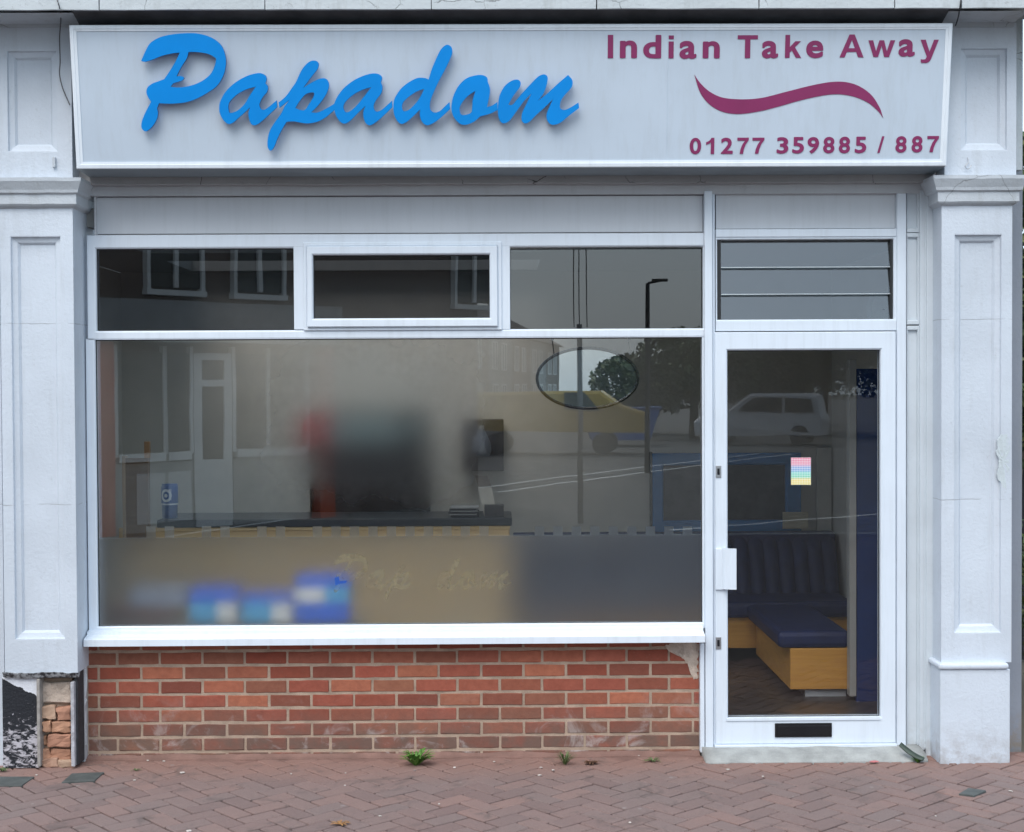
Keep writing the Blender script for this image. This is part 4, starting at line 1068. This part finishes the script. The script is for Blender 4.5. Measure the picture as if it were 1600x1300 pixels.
# counter
M_pine = None
def wood(name, c, dark, sc=1.0, rough=.45):
    t = NT(name); mp = t.a('ShaderNodeMapping'); mp.inputs['Scale'].default_value = (1.2*sc, 6*sc, 22*sc); t.L(t.pos(), mp.inputs['Vector'])
    t.col(t.mix(t.ramp(t.noise(2, 6, .6, mp.outputs[0], .4), [(.35, 0), (.7, 1)]), c, dark)); t.b.inputs['Roughness'].default_value = rough; return t.m
CY = 1.7
ct = thing('counter', (PX(520, 900, CY), CY, RZ0), 'long light wood serving counter with a black top behind the window', 'counter')
pbox('counter_top', 245, 800, 811, 823, CY-.03, CY+.5, plain('black_laminate', (.025, .026, .03), .35, .2), ct, .006)
M_tan = wood('light_beech_panel', (.86, .60, .29), (.80, .53, .24))
pbox('front_panel', 187, 796, 823.5, 1120, CY, CY+.03, M_tan, ct, .003)
pbox('end_panel', 785, 797, 823.5, 1120, CY+.031, CY+.45, M_tan, ct, .003)
pbox('edge_moulding', 187, 797, 823.5, 829, CY-.012, CY-.0005, M_tan, ct, .003)
# blue collecting tin on the counter
tb = P(265.5, 811, CY+.12); tin = thing('collection_tin', tb, 'blue cylindrical collection tin with a white logo on the counter', 'tin')
rT = 13.0/FPX*(CY+.12+D); hT = 55/FPX*(CY+.12+D)
M_tinb = plain('tin_blue', (.02, .10, .34), .35, .1); M_tinw = plain('tin_white', (.62, .68, .74), .4, .05)
t = bmesh.new(); lathe(t, [(rT*.9, 0), (rT*.92, hT*.40), (rT, hT*.42), (rT, hT*.92), (rT*.94, hT*.94), (rT*.94, hT)], tb, 28); obj('body', t, M_tinb, tin, True)
t = bmesh.new(); lathe(t, [(rT*1.01, hT*.415), (rT*1.015, hT*.42), (rT*1.015, hT*.45), (rT*1.01, hT*.455)], tb, 28); obj('band', t, M_tinw, tin)
t = bmesh.new()
for k in range(20):
    a = 2*math.pi*k/20; b2 = 2*math.pi*(k+1)/20
    for r0, r1 in ((.10, .16), (.0, .045)):
        def q(r, an): x = (r*math.cos(an)-.35*0)*hT; ang = -math.pi/2+(x-.012)/rT; return t.verts.new((tb.x+rT*1.02*math.cos(ang), tb.y+rT*1.02*math.sin(ang), tb.z+hT*.68+r*math.sin(an)*hT*1.15))
        t.faces.new([q(max(r0, .002), a), q(r1, a), q(r1, b2), q(max(r0, .002), b2)])
for x0, x1 in ((.010, .017), (.022, .027)):
    def q(x, z): ang = -math.pi/2+x/rT*.8; return t.verts.new((tb.x+rT*1.02*math.cos(ang), tb.y+rT*1.02*math.sin(ang), tb.z+hT*z))
    t.faces.new([q(x0, .55), q(x1, .55), q(x1, .86), q(x0, .86)])
obj('logo', t, M_tinw, tin)
# paper slip beside it
o = box('paper_slip', PX(281, 809, CY+.1), PX(308, 809, CY+.1), CY+.05, CY+.13, tb.z+.001, tb.z+.004, paper('white_paper', (.7, .7, .68)), None, 0)
tag(o, 'white paper slip lying by the blue tin on the counter', 'paper')
# menus and leaflet holder
lh = P(768, 811, CY+.12)
hold = thing('leaflet_holder', lh, 'open leaflet holder with a tall pale leaflet at the end of the counter', 'leaflet holder')
M_card = paper('pale_leaflet', (.55, .50, .42)); M_dk = plain('dark_leaflet', (.045, .035, .035), .5, .3, 60)
bm = bmesh.new(); a0 = P(747, 762, CY+.14); a1 = P(768, 762, CY+.14); b0 = P(757, 808, CY+.10); b1 = P(778, 808, CY+.10)
vs = [bm.verts.new(p) for p in (b0, b1, a1, a0)]; f = bm.faces.new(vs); g = bmesh.ops.extrude_face_region(bm, geom=[f]); bmesh.ops.translate(bm, verts=[q for q in g['geom'] if isinstance(q, bmesh.types.BMVert)], vec=(0, .003, 0))
obj('leaflet', bm, M_card, hold)
bm = bmesh.new(); a0 = P(742, 743, CY+.15); a1 = P(763, 743, CY+.15); b0 = P(747.5, 761, CY+.142); b1 = P(768, 761, CY+.142)
vs = [bm.verts.new(p) for p in (b0, b1, a1, a0)]; f = bm.faces.new(vs); g = bmesh.ops.extrude_face_region(bm, geom=[f]); bmesh.ops.translate(bm, verts=[q for q in g['geom'] if isinstance(q, bmesh.types.BMVert)], vec=(0, .003, 0))
obj('leaflet_picture', bm, plain('brown_print', (.13, .10, .08), .6, .3, 30), hold)
pbox('tray', 757, 787, 789, 810.5, CY+.06, CY+.16, M_dk, hold, .002)
for k in range(7):
    w = .0009; z = PZ(810, 730, CY+.1)+.006+.0105*k
    x0 = PX(703+rr.uniform(-2, 4), 800, CY+.1); x1 = PX(746+rr.uniform(-3, 3), 800, CY+.1)
    o = box('menu_stack', x0, x1, CY+.04, CY+.24, z, z+.0065, M_dk if k % 2 else paper('menu_edge%d' % k, (.40, .38, .36)), None, .001)
    tag(o, 'printed menu, %s in the pile left of the leaflet holder' % ('bottom one', 'second from the bottom', 'third from the bottom', 'middle one', 'third from the top', 'second from the top', 'topmost')[k], 'menu', 'menus piled on the counter')
# wooden board leaning by the left end of the counter
wb = thing('wooden_board', P(212, 845, 1.5), 'brown wooden board with a pale edge standing left of the counter', 'board')
pbox('board_face', 196, 232, 716, 843, 1.45, 1.50, wood('brown_board', (.20, .12, .065), (.15, .085, .045)), wb, .003)
pbox('board_edge', 191, 196, 713, 845, 1.44, 1.51, plain('pale_wood_edge', (.42, .30, .20), .6), wb, .002)
pbox('board_post', 225, 233, 690, 716, 1.46, 1.50, wood('orange_post', (.45, .26, .12), (.38, .2, .09)), wb, .002)
# kitchen screen, red ball light, speaker behind the counter
ms = thing('wall_screen', P(632, 830, 2.9), 'dark flat screen hanging in the kitchen hatch', 'screen')
pbox('screen_body', 490, 664, 696, 800, 2.9, 2.96, M_black, ms, .006)
pbox('screen_arm', 626, 638, 640, 703, 2.92, 2.95, M_black, ms, .003)
bm = bmesh.new(); c = P(493, 676, 2.98); bmesh.ops.create_uvsphere(bm, u_segments=24, v_segments=14, radius=.10)
for v in bm.verts: v.co = Vector((v.co.x, v.co.y*.3, v.co.z*1.5))+c
tag(obj('red_balloon_sign', bm, plain('red_plastic', (.55, .015, .03), .4), None, True), 'round red wall ornament left of the kitchen hatch', 'ornament')
pb_ = thing('wall_dispenser', P(752, 738, 2.95), 'dark wall box holding a grey drop-shaped bottle above the menus', 'dispenser')
pbox('back_box', 722, 787, 655, 736, 2.95, 3.03, plain('dark_grey_box', (.05, .045, .048), .5), pb_, .006)
bm = bmesh.new(); c = P(752, 713, 2.86); s = (D+2.86)/FPX
lathe(bm, [(1*s, 0), (13*s, 1*s), (16*s, 8*s), (15*s, 20*s), (10*s, 32*s), (5*s, 42*s), (4*s, 48*s)], c, 20)
obj('drop_bottle', bm, plain('grey_bottle', (.22, .24, .28), .3), pb_, True)
# pale door jamb and teal band behind the counter
pbox('shelf_band', 510, 660, 650, 690, 2.96, 3.03, plain('teal_shelf', (.30, .40, .40), .6), None, .004)
tag(bpy.data.objects['shelf_band'], 'dull teal shelf band across the kitchen hatch', 'shelf')
# boxes standing behind the frosted film
tbl = box('window_seat', PX(170, 980, .45), PX(560, 980, .45), .42, .80, RZ0, PZ(975, 400, .6), plain('grey_bench_paint', (.30, .28, .25), .6))
tag(tbl, 'low grey bench under the window behind the frosted film', 'bench')
M_bx = {n: plain('carton_'+n, c, .45, .1) for n, c in (('blue', (.02, .16, .95)), ('cyan', (.10, .52, .95)), ('white', (.92, .95, .95)), ('brown', (.20, .10, .07)), ('grey', (.33, .38, .50)))}
def carton(l, r, t_, b_, Y, bands, label):
    c = thing('carton', P((l+r)/2, b_, Y), label, 'carton', 'cartons behind the frosted window film')
    for (q0, q1, s0, s1, m) in bands:
        pbox('carton_side', l+(r-l)*s0+.2, l+(r-l)*s1-.2, t_+(b_-t_)*q0+.2, t_+(b_-t_)*q1-.2, Y, Y+.22, M_bx[m], c, .002)
carton(461, 545, 905, 972, .44, [(0, .2, 0, 1, 'blue'), (.2, .55, 0, .55, 'white'), (.2, .55, .55, 1, 'cyan'), (.55, 1, 0, 1, 'blue')], 'tallest blue and white carton behind the frosted film')
carton(296, 368, 925, 973, .46, [(0, .35, 0, 1, 'blue'), (.35, 1, 0, .6, 'cyan'), (.35, 1, .6, 1, 'white')], 'blue, cyan and white carton in the middle of the frosted film row')
carton(378, 456, 935, 973, .46, [(0, .2, 0, 1, 'blue'), (.2, 1, 0, .6, 'cyan'), (.2, 1, .6, 1, 'white')], 'low cyan and white carton next to the tallest blue one')
carton(165, 288, 922, 973, .50, [(0, .5, .3, 1, 'grey'), (.5, 1, 0, .85, 'brown')], 'brown carton with pale blue top at the left end of the window')
# blue framed picture over the bench
pc = thing('framed_picture', P(1135, 828, 3.0), 'dark picture in a broad blue frame on the waiting area wall', 'picture')
M_bfr = plain('blue_frame_paint', (.02, .17, .42), .4, .08)
framed('frame', 1020, 1252, 708, 831, (17, 24, 19, 18), 2.97, 3.03, M_bfr, pc, .006)
pbox('canvas', 1036, 1229, 726, 814, 3.005, 3.03, plain('dark_print', (.035, .03, .032), .3, .6, 8), pc, 0)
pbox('shadow_edge', 1016, 1019.8, 706, 840, 2.985, 3.04, M_black, pc, .001)
# L-shaped navy bench
bn = thing('waiting_bench', (1.4, 2.2, RZ0), 'L-shaped navy ribbed bench on a light wood base in the waiting area', 'bench')
M_foot = plain('satin_foot', (.42, .45, .48), .5, .1)
M_navy = plain('navy_vinyl', (.008, .018, .085), .55, .2, 8, .1, 40)
M_beech = wood('beech_bench_panel', (.74, .38, .075), (.64, .30, .055), 1.0)
def tilt(bm, x, y, w): pass
zs_, zb3 = .47, .88
# back section along the rear wall: ribs of the backrest
nr = 22
for k in range(nr):
    x0 = .12+k*(2.45-.12)/nr; x1 = x0+(2.45-.12)/nr-.004
    bm = bmesh.new(); seg = 6
    A = []
    for z, y in ((zs_-.02, 2.66), (zs_+.12, 2.70), (zs_+.28, 2.76), (zb3, 2.84)):
        A.append([bm.verts.new((x0+(x1-x0)*j/seg, y-.035*math.sin(math.pi*j/seg)**.7*(1 if z < zb3 else .6), z)) for j in range(seg+1)])
    A.append([bm.verts.new((x0+(x1-x0)*j/seg, 2.90, zb3+.005)) for j in range(seg+1)])
    for P_, Q in zip(A, A[1:]):
        for j in range(seg): bm.faces.new((P_[j], P_[j+1], Q[j+1], Q[j]))
    obj('backrest_rib', bm, M_navy, bn, True)
box('backrest_core', .12, 2.45, 2.80, 3.0, RZ0+.1, zb3, M_navy, bn, .01)
box('seat_cushion', .12, 2.45, 2.22, 2.68, zs_-.11, zs_, M_navy, bn, .03)
box('base', .14, 2.43, 2.28, 2.75, RZ0+.09, zs_-.11, M_beech, bn, .004)
# end section running towards the door
yE = 1.12
ex0, ex1 = PX(1235, 1040, yE), PX(1326, 1040, yE)
zt, zb4 = PZ(1013, 1280, yE), PZ(1077, 1280, yE)
box('base', ex0, ex1, yE, 2.27, zb4, zt, M_beech, bn, .004)
box('seat_cushion', PX(1216, 1000, yE)+.0, ex1+.01, yE-.01, 2.21, zt+.001, zt+.105, M_navy, bn, .03)
pbox('bench_foot', 1258, 1322, 1077.5, 1100, yE+.03, yE+.2, M_foot, bn, .003)
pbox('bench_foot', 1136, 1168, 1033, 1046, 2.32, 2.5, M_foot, bn, .003)
box('bench_foot', .5, .6, 2.35, 2.5, RZ0, RZ0+.09, M_steel, bn, .003)
tag(pbox('wall_notice', 1223, 1263, 800, 826, 2.90, 2.905, paper('cream_notice', (.45, .40, .28)), None, 0), 'cream paper notice beside the picture seen through the door', 'notice')
tag(pbox('brown_pot', 1316, 1329, 1018, 1078, 1.3, 1.4, plain('brown_plastic', (.16, .05, .02), .6), None, .006), 'narrow brown bin between bench end and partition', 'bin')
tag(pbox('wall_pilaster', 1277, 1299, 700, 848, 2.98, 3.02, plain('pale_boxing', (.52, .50, .44), .7), None, .003), 'pale boxed pipe on the waiting area wall', 'pipe boxing')
# white alarm box behind the louvres
am = thing('ceiling_sensor', P(1378, 497, .5), 'white angled sensor housing behind the louvred fanlight', 'sensor')
bm = bmesh.new(); prism(bm, [XZ(*q, .4) for q in ((1362, 480), (1368, 460), (1382, 457), (1396, 462), (1396, 497), (1364, 497))], 1, .4, .52)
obj('housing', bm, plain('off_white_plastic', (.6, .62, .62), .4), am)
t = bmesh.new(); lathe(t, [(.006, 0), (.006, .004)], (P(1381, 484, .395).x, .398, P(1381, 484, .395).z), 10); obj('lens', t, M_black, am)

# ================================================================= BESIDE THE SHOP
rr = random.Random(11)
def leaf_cloud(name, c, rad, n, size, mats, label, cat, seed=0, parent=None):
    rr = random.Random(seed); bm = bmesh.new()
    cl = [Vector((rr.gauss(0, .45), rr.gauss(0, .45), rr.gauss(0, .45))) for _ in range(max(6, n//90))]
    for k in range(n):
        q = rr.choice(cl)+Vector([rr.gauss(0, .16) for _ in range(3)])
        if q.length > 1: q *= rr.uniform(.75, 1.0)/q.length
        p = Vector(c)+Vector((q.x*rad[0], q.y*rad[1], q.z*rad[2])); s = size*rr.uniform(.5, 1.3)
        e = Euler((rr.uniform(-1.2, 1.2), rr.uniform(-1.2, 1.2), rr.uniform(0, 6.3))).to_matrix()
        vs = [bm.verts.new(p+e@Vector(v)*s) for v in ((0, -.5, 0), (.28, 0, .06), (0, .55, 0), (-.28, 0, .06))]
        f = bm.faces.new(vs); f.material_index = rr.randrange(len(mats))
    return obj(name, bm, mats, parent)
LM = [plain('leaf_dark', (.035, .060, .018), .6, .3, 5), plain('leaf_mid', (.075, .115, .03), .55, .3, 5), plain('leaf_olive', (.12, .14, .04), .55, .3, 5)]
M_bark = plain('bark', (.09, .07, .05), .9, .3, 12, .6, 30)
tr = thing('garden_tree', (3.6, 2.6, -.1), 'leafy green tree beyond the right end of the shop', 'tree')
leaf_cloud('crown', (3.55, 2.7, 2.5), (.8, .7, 1.3), 9000, .11, LM, '', '', 3, tr)
obj('trunk', tube(bmesh.new(), [(3.65, 2.7, -.15), (3.62, 2.7, .8), (3.75, 2.7, 1.6), (3.8, 2.8, 2.8)], [.09, .075, .06, .03], 10), M_bark, tr, True)
for k in range(5): obj('branch', tube(bmesh.new(), smooth([Vector((3.7, 2.7, 1.3+.25*k)), Vector((3.5-.2*(k % 2), 2.5, 1.8+.3*k)), Vector((3.2+.3*(k % 3), 2.4, 2.2+.3*k))]), .015, 6), M_bark, tr, True)
sh = thing('garden_bush', (3.3, 1.6, -.1), 'low olive-green bush beside the right pilaster', 'bush')
leaf_cloud('foliage', (3.35, 1.7, .55), (.6, .6, .55), 2600, .06, LM, '', '', 5, sh)
obj('stem', tube(bmesh.new(), [(3.3, 1.7, -.15), (3.35, 1.7, .5)], .02, 6), M_bark, sh)
fn = thing('garden_fence', (3.6, 3.4, -.1), 'dark wooden fence behind the bush right of the shop', 'fence')
for k in range(3): box('rail', 2.8, 6, 3.38, 3.42, .25+.5*k, .33+.5*k, plain('dark_rail_%d' % k, (.05, .05, .055), .7), fn)
for k in range(4): box('post', 3.0+k, 3.09+k, 3.30, 3.37, -.15, 1.5, plain('dark_post_%d' % k, (.05, .05, .055), .7), fn)

# ================================================================= ACROSS THE STREET (what the glass mirrors)
def frame_at(x, L, ang):
    """local frame: u runs along a facade, n comes out towards our shop; ang turns it"""
    c, s = math.cos(ang), math.sin(ang)
    U = Vector((c, -s, 0)); N_ = Vector((s, c, 0)); O = Vector((x, -L, -.12))
    return lambda u, n, z: O+U*u+N_*n+Vector((0, 0, z))
def fbox(bm, f, u0, u1, n0, n1, z0, z1, mi=0):
    t = bmesh.new(); vs = [t.verts.new(f(u, n, z)) for u in (u0, u1) for n in (n0, n1) for z in (z0, z1)]
    for q in ((0,1,3,2),(4,6,7,5),(0,4,5,1),(2,3,7,6),(0,2,6,4),(1,5,7,3)): t.faces.new([vs[i] for i in q])
    merge(bm, t, mi)
def fobj(name, f, boxes, m, parent):
    bm = bmesh.new()
    for b in boxes: fbox(bm, f, *b)
    return obj(name, bm, m, parent)
M_ob = plain('street_dark_brick', (.17, .125, .105), .9, .2, 1.5); M_or = plain('street_grey_render', (.27, .27, .26), .9, .15, 1)
M_white2 = plain('street_white_frame', (.80, .80, .78), .5, .05); M_dg = plain('street_dark_glass', (.025, .03, .03), .15, .2)
M_rt = plain('street_roof_tile', (.07, .055, .05), .9, .25, 3); M_rp = plain('street_red_pillar', (.62, .12, .05), .6, .1)
f = frame_at(-5.6, 12.7, R(45))
b1 = thing('opposite_shop', (-4.2, -14.2, -.12), 'brick shop with red pillars and white windows mirrored in the big pane', 'building')
fobj('wall', f, [(-5, 7.5, -8, -.05, 0, 6.6)], M_ob, b1)
fobj('fascia', f, [(-.2, 4.1, -.04, .35, 2.75, 3.35)], plain('street_fascia', (.38, .38, .38), .6), b1)
fobj('pillar', f, [(-.2, .12, -.03, .2, 0, 2.74)], M_rp, b1); fobj('pillar', f, [(3.75, 4.05, -.03, .2, 0, 2.74)], M_rp, b1)
for u0_, u1_ in ((.25, 1.0), (1.05, 1.45), (2.25, 2.85), (2.9, 3.6)):
    fobj('shop_window', f, [(u0_, u1_, -.04, .03, 1.15, 2.6)], M_dg, b1)
    fobj('window_frame', f, [(u0_-.06, u0_, -.04, .07, 1.1, 2.7), (u1_, u1_+.05, -.04, .07, 1.1, 2.7), (u0_, u1_, -.04, .1, 1.02, 1.14)], M_white2, b1)
fobj('stall_riser', f, [(.2, 1.5, -.04, .05, .0, 1.0), (2.2, 3.65, -.04, .05, .0, 1.0)], plain('street_pale_riser', (.42, .42, .40), .7), b1)
fobj('banner', f, [(.55, 1.0, .051, .06, .12, .85), (1.06, 1.46, .051, .06, .12, .85)], M_white2, b1)
dr = fobj('door', f, [(1.52, 1.66, -.04, .06, 0, 2.6), (2.05, 2.18, -.04, .06, 0, 2.6), (1.66, 2.05, -.04, .06, 0, 1.0), (1.66, 2.05, -.04, .06, 2.1, 2.2), (1.66, 2.05, -.04, .06, 2.5, 2.6)], M_white2, b1)
fobj('door_glass', f, [(1.66, 2.05, -.03, .02, 1.0, 2.1), (1.66, 2.05, -.03, .02, 2.2, 2.5)], M_dg, dr)
for u in (.8, 2.3, 6.9):
    fobj('upper_window', f, [(u, u+.85, -.04, .03, 3.56, 4.9)], M_dg, b1)
    fobj('upper_frame', f, [(u-.06, u+.0, -.04, .08, 3.5, 4.96), (u+.39, u+.46, -.04, .08, 3.56, 4.9), (u+.85, u+.91, -.04, .08, 3.5, 4.96), (u-.08, u+.93, -.04, .1, 3.44, 3.52), (u, u+.85, -.04, .08, 4.9, 4.96)], M_white2, b1)
bm = bmesh.new(); vs = [[bm.verts.new(f(u, n, z)) for n, z in ((.4, 6.5), (-4, 9.2), (-8.4, 6.5))] for u in (-5.3, 7.8)]
for k in range(2): bm.faces.new((vs[0][k], vs[0][k+1], vs[1][k+1], vs[1][k]))
bm.faces.new(vs[0]); bm.faces.new(vs[1][::-1]); bm.faces.new((vs[0][0], vs[0][2], vs[1][2], vs[1][0])); obj('roof', bm, M_rt, b1)
# the terrace going on down the side street
f2 = frame_at(-5.2, 30.0, R(81.5))
for k in range(8):
    u = k*8.2
    b2 = thing('terraced_house', f2(u+3.5, 0, 0), ['grey rendered house nearest in the mirrored terrace', 'dark brick house second along the mirrored terrace', 'grey house third along the mirrored terrace', 'brick house fourth along the mirrored terrace', 'fifth house along the mirrored terrace', 'sixth house along the mirrored terrace', 'seventh house along the mirrored terrace', 'last small house of the mirrored terrace'][k], 'house', 'terraced houses mirrored in the glass')
    fobj('wall', f2, [(u, u+8.15, -8, 0, 0, 5.0)], M_or if k % 2 == 0 else M_ob, b2)
    for q in (1.0, 4.2):
        for z0 in (.9, 3.0):
            w = fobj('window', f2, [(u+q, u+q+1.5, 0, .03, z0, z0+1.3)], M_dg, b2)
            fobj('window_frame', f2, [(u+q-.07, u+q, 0, .07, z0-.07, z0+1.37), (u+q+.7, u+q+.78, 0, .07, z0, z0+1.3), (u+q+1.5, u+q+1.57, 0, .07, z0-.07, z0+1.37), (u+q, u+q+1.5, 0, .07, z0-.07, z0), (u+q, u+q+1.5, 0, .07, z0+1.3, z0+1.37)], M_white2, w)
    bm = bmesh.new(); vs = [[bm.verts.new(f2(a, n, z)) for n, z in ((.4, 4.9), (-4, 7.2), (-8.4, 4.9))] for a in (u-.01, u+8.16)]
    for j in range(2): bm.faces.new((vs[0][j], vs[0][j+1], vs[1][j+1], vs[1][j]))
    bm.faces.new(vs[0]); bm.faces.new(vs[1][::-1]); bm.faces.new((vs[0][0], vs[0][2], vs[1][2], vs[1][0])); obj('roof', bm, M_rt, b2)
def mir(px, z_):  # world X of a mirrored thing seen at photo column px, path length z_
    return (px-775)/FPX*z_
# pole, lamp, wires
def pole(px, z_, h, r, label, name='telegraph_pole', cat='pole'):
    x = mir(px, z_); return tag(obj(name, tube(bmesh.new(), [(x, -(z_-D), -.12), (x, -(z_-D), h)], [r, r*.85], 10), plain('pole_grey_%d' % px, (.12, .12, .12), .7), None, True), label, cat)
pole(906, 21.5, 2.9, .045, 'slim grey pole mirrored below the oval sign')
lx, lL = mir(1012, 34), 34-D
lm = thing('street_lamp', (lx, -lL, -.12), 'street lamp with a flat arm mirrored in the right transom pane', 'lamp')
obj('post', tube(bmesh.new(), [(lx, -lL, -.12), (lx, -lL, 4.4)], [.07, .05], 8), M_gasket, lm); obj('arm', tube(bmesh.new(), [(lx, -lL, 4.4), (lx+.32, -lL, 4.45)], .03, 6), M_gasket, lm)
obj('lantern', bx(bmesh.new(), lx+.1, lx+.5, -lL-.06, -lL+.06, 4.43, 4.50, .02), M_gasket, lm)
for px, what in ((898, 'left of the three'), (906, 'middle of the three'), (917, 'right of the three')):
    a = Vector((mir(px, 62), -(62-D), 4.6)); b = Vector((mir(px, 8.6), -1.1, 8.4))
    pts = [a.lerp(b, k/20)-Vector((0, 0, .5*math.sin(math.pi*k/20))) for k in range(21)]
    tag(obj('overhead_wire', tube(bmesh.new(), pts, [.022-.014*k/20 for k in range(21)], 5), M_gasket), 'black overhead wire crossing the street, %s mirrored in the transom pane' % what, 'wire', 'overhead wires mirrored in the glass')
# trees beyond
for k, (px, z_, w, h) in enumerate(((1010, 62, 3.6, 3.6), (1085, 56, 4.0, 4.4), (1190, 66, 5, 5.6), (1290, 60, 5, 6.4), (1235, 75, 4, 4.4), (1390, 60, 5, 7))):
    x = mir(px, z_); y = -(z_-D)
    t = thing('street_tree', (x, y, -.12), ['round tree mirrored right of the slim pole', 'taller tree mirrored at the edge of the big pane', 'tree mirrored above the white car', 'tree mirrored in the right of the door glass', 'small far tree mirrored behind the white car', 'tallest tree mirrored at the door frame'][k], 'tree', 'street trees mirrored in the glass')
    leaf_cloud('crown', (x, y, h*.58), (w*.7, w*.7, h*.40), 7000, .26, LM, '', '', 30+k, t)
    obj('trunk', tube(bmesh.new(), [(x, y, -.12), (x, y, h*.7)], [.2, .1], 8), M_bark, t)
# vehicles: bodies lofted from side outlines, wheels, glass
def car(x, y, ang, col, prof, glassp, W_, wheels, label, name, cat, Lz=0):
    c, s = math.cos(ang), math.sin(ang)
    T = lambda u, v, z: Vector((x+u*c-v*s, y+u*s+v*c, z-.12))
    root = thing(name, T(0, 0, 0), label, cat); m = plain(name+'_paint', col, .3, .05)
    bm = bmesh.new(); rings = []
    for v, sh_ in ((-W_/2, .94), (-W_/2*.92, 1), (W_/2*.92, 1), (W_/2, .94)):
        rings.append([bm.verts.new(T(u*(1 if sh_ == 1 else .985), v*(1 if z < 1.0 else .86), .3+(z-.3)*sh_)) for u, z in prof])
    for A, B in zip(rings, rings[1:]):
        for k in range(len(prof)): bm.faces.new((A[k], A[(k+1) % len(prof)], B[(k+1) % len(prof)], B[k]))
    bm.faces.new(rings[0][::-1]); bm.faces.new(rings[-1]); obj('body', bm, m, root)
    for sg in (-1, 1):
        for g_ in glassp:
            bm = bmesh.new(); bm.faces.new([bm.verts.new(T(u, sg*(W_/2*(.93 if z < 1.15 else .87)), z)) for u, z in g_])
            g = bmesh.ops.extrude_face_region(bm, geom=list(bm.faces)); bmesh.ops.translate(bm, verts=[q for q in g['geom'] if isinstance(q, bmesh.types.BMVert)], vec=(T(0, sg*.02, 0)-T(0, 0, 0)))
            obj('side_window', bm, M_dg, root)
        for u in wheels:
            bm = bmesh.new(); n = 18; p = [T(u+.34*math.cos(2*math.pi*k/n), sg*W_/2*.99, .34+.34*math.sin(2*math.pi*k/n)) for k in range(n)]; q = [T(u+.34*math.cos(2*math.pi*k/n), sg*W_/2*.72, .34+.34*math.sin(2*math.pi*k/n)) for k in range(n)]
            A = [bm.verts.new(v) for v in p]; B = [bm.verts.new(v) for v in q]
            for k in range(n): bm.faces.new((A[k], A[(k+1) % n], B[(k+1) % n], B[k]))
            bm.faces.new(A); bm.faces.new(B[::-1]); obj('wheel', bm, M_gasket, root)
    return root
suv = [(-2.2, .35), (-2.25, .9), (-2.15, 1.1), (-2.0, 1.72), (-1.7, 1.8), (.3, 1.8), (1.0, 1.2), (2.0, 1.05), (2.25, .8), (2.2, .35)]
suvg = [[(-1.9, 1.15), (-1.8, 1.6), (-.9, 1.65), (-.9, 1.15)], [(-.8, 1.15), (-.8, 1.65), (.2, 1.65), (.7, 1.18)]]
car(mir(1192, 50), -(50-D), R(200), (.6, .6, .62), suv, suvg, 1.9, (-1.4, 1.4), 'white people carrier mirrored in the door glass', 'white_car', 'car')
van = [(-3.0, .8), (-3.0, 1.85), (-2.9, 1.95), (1.6, 1.95), (2.2, 1.5), (2.9, 1.25), (2.95, .7)]
car(mir(860, 44), -(44-D), R(8), (.42, .26, .03), van, [[(.5, 1.3), (.5, 1.9), (1.1, 1.9), (1.6, 1.35)]], 2.0, (-1.6, 1.7), 'yellow van mirrored left of the oval sign', 'yellow_van', 'van')
# blue skip and barrier boards
sk = thing('blue_skip', (mir(968, 50), -(50-D), -.12), 'blue skip mirrored below the oval sign', 'skip')
x, y = mir(968, 50), -(50-D); bm = bmesh.new()
prism(bm, [(x-1.0, .1), (x+1.0, .1), (x+1.35, 1.15), (x-1.35, 1.15)], 1, y-.8, y+.8)
obj('body', bm, plain('skip_blue', (.02, .12, .42), .5), sk); obj('rim', bx(bmesh.new(), x-1.42, x+1.42, y-.86, y+.86, 1.151, 1.22, .01), plain('skip_rim', (.03, .10, .32), .5), sk)
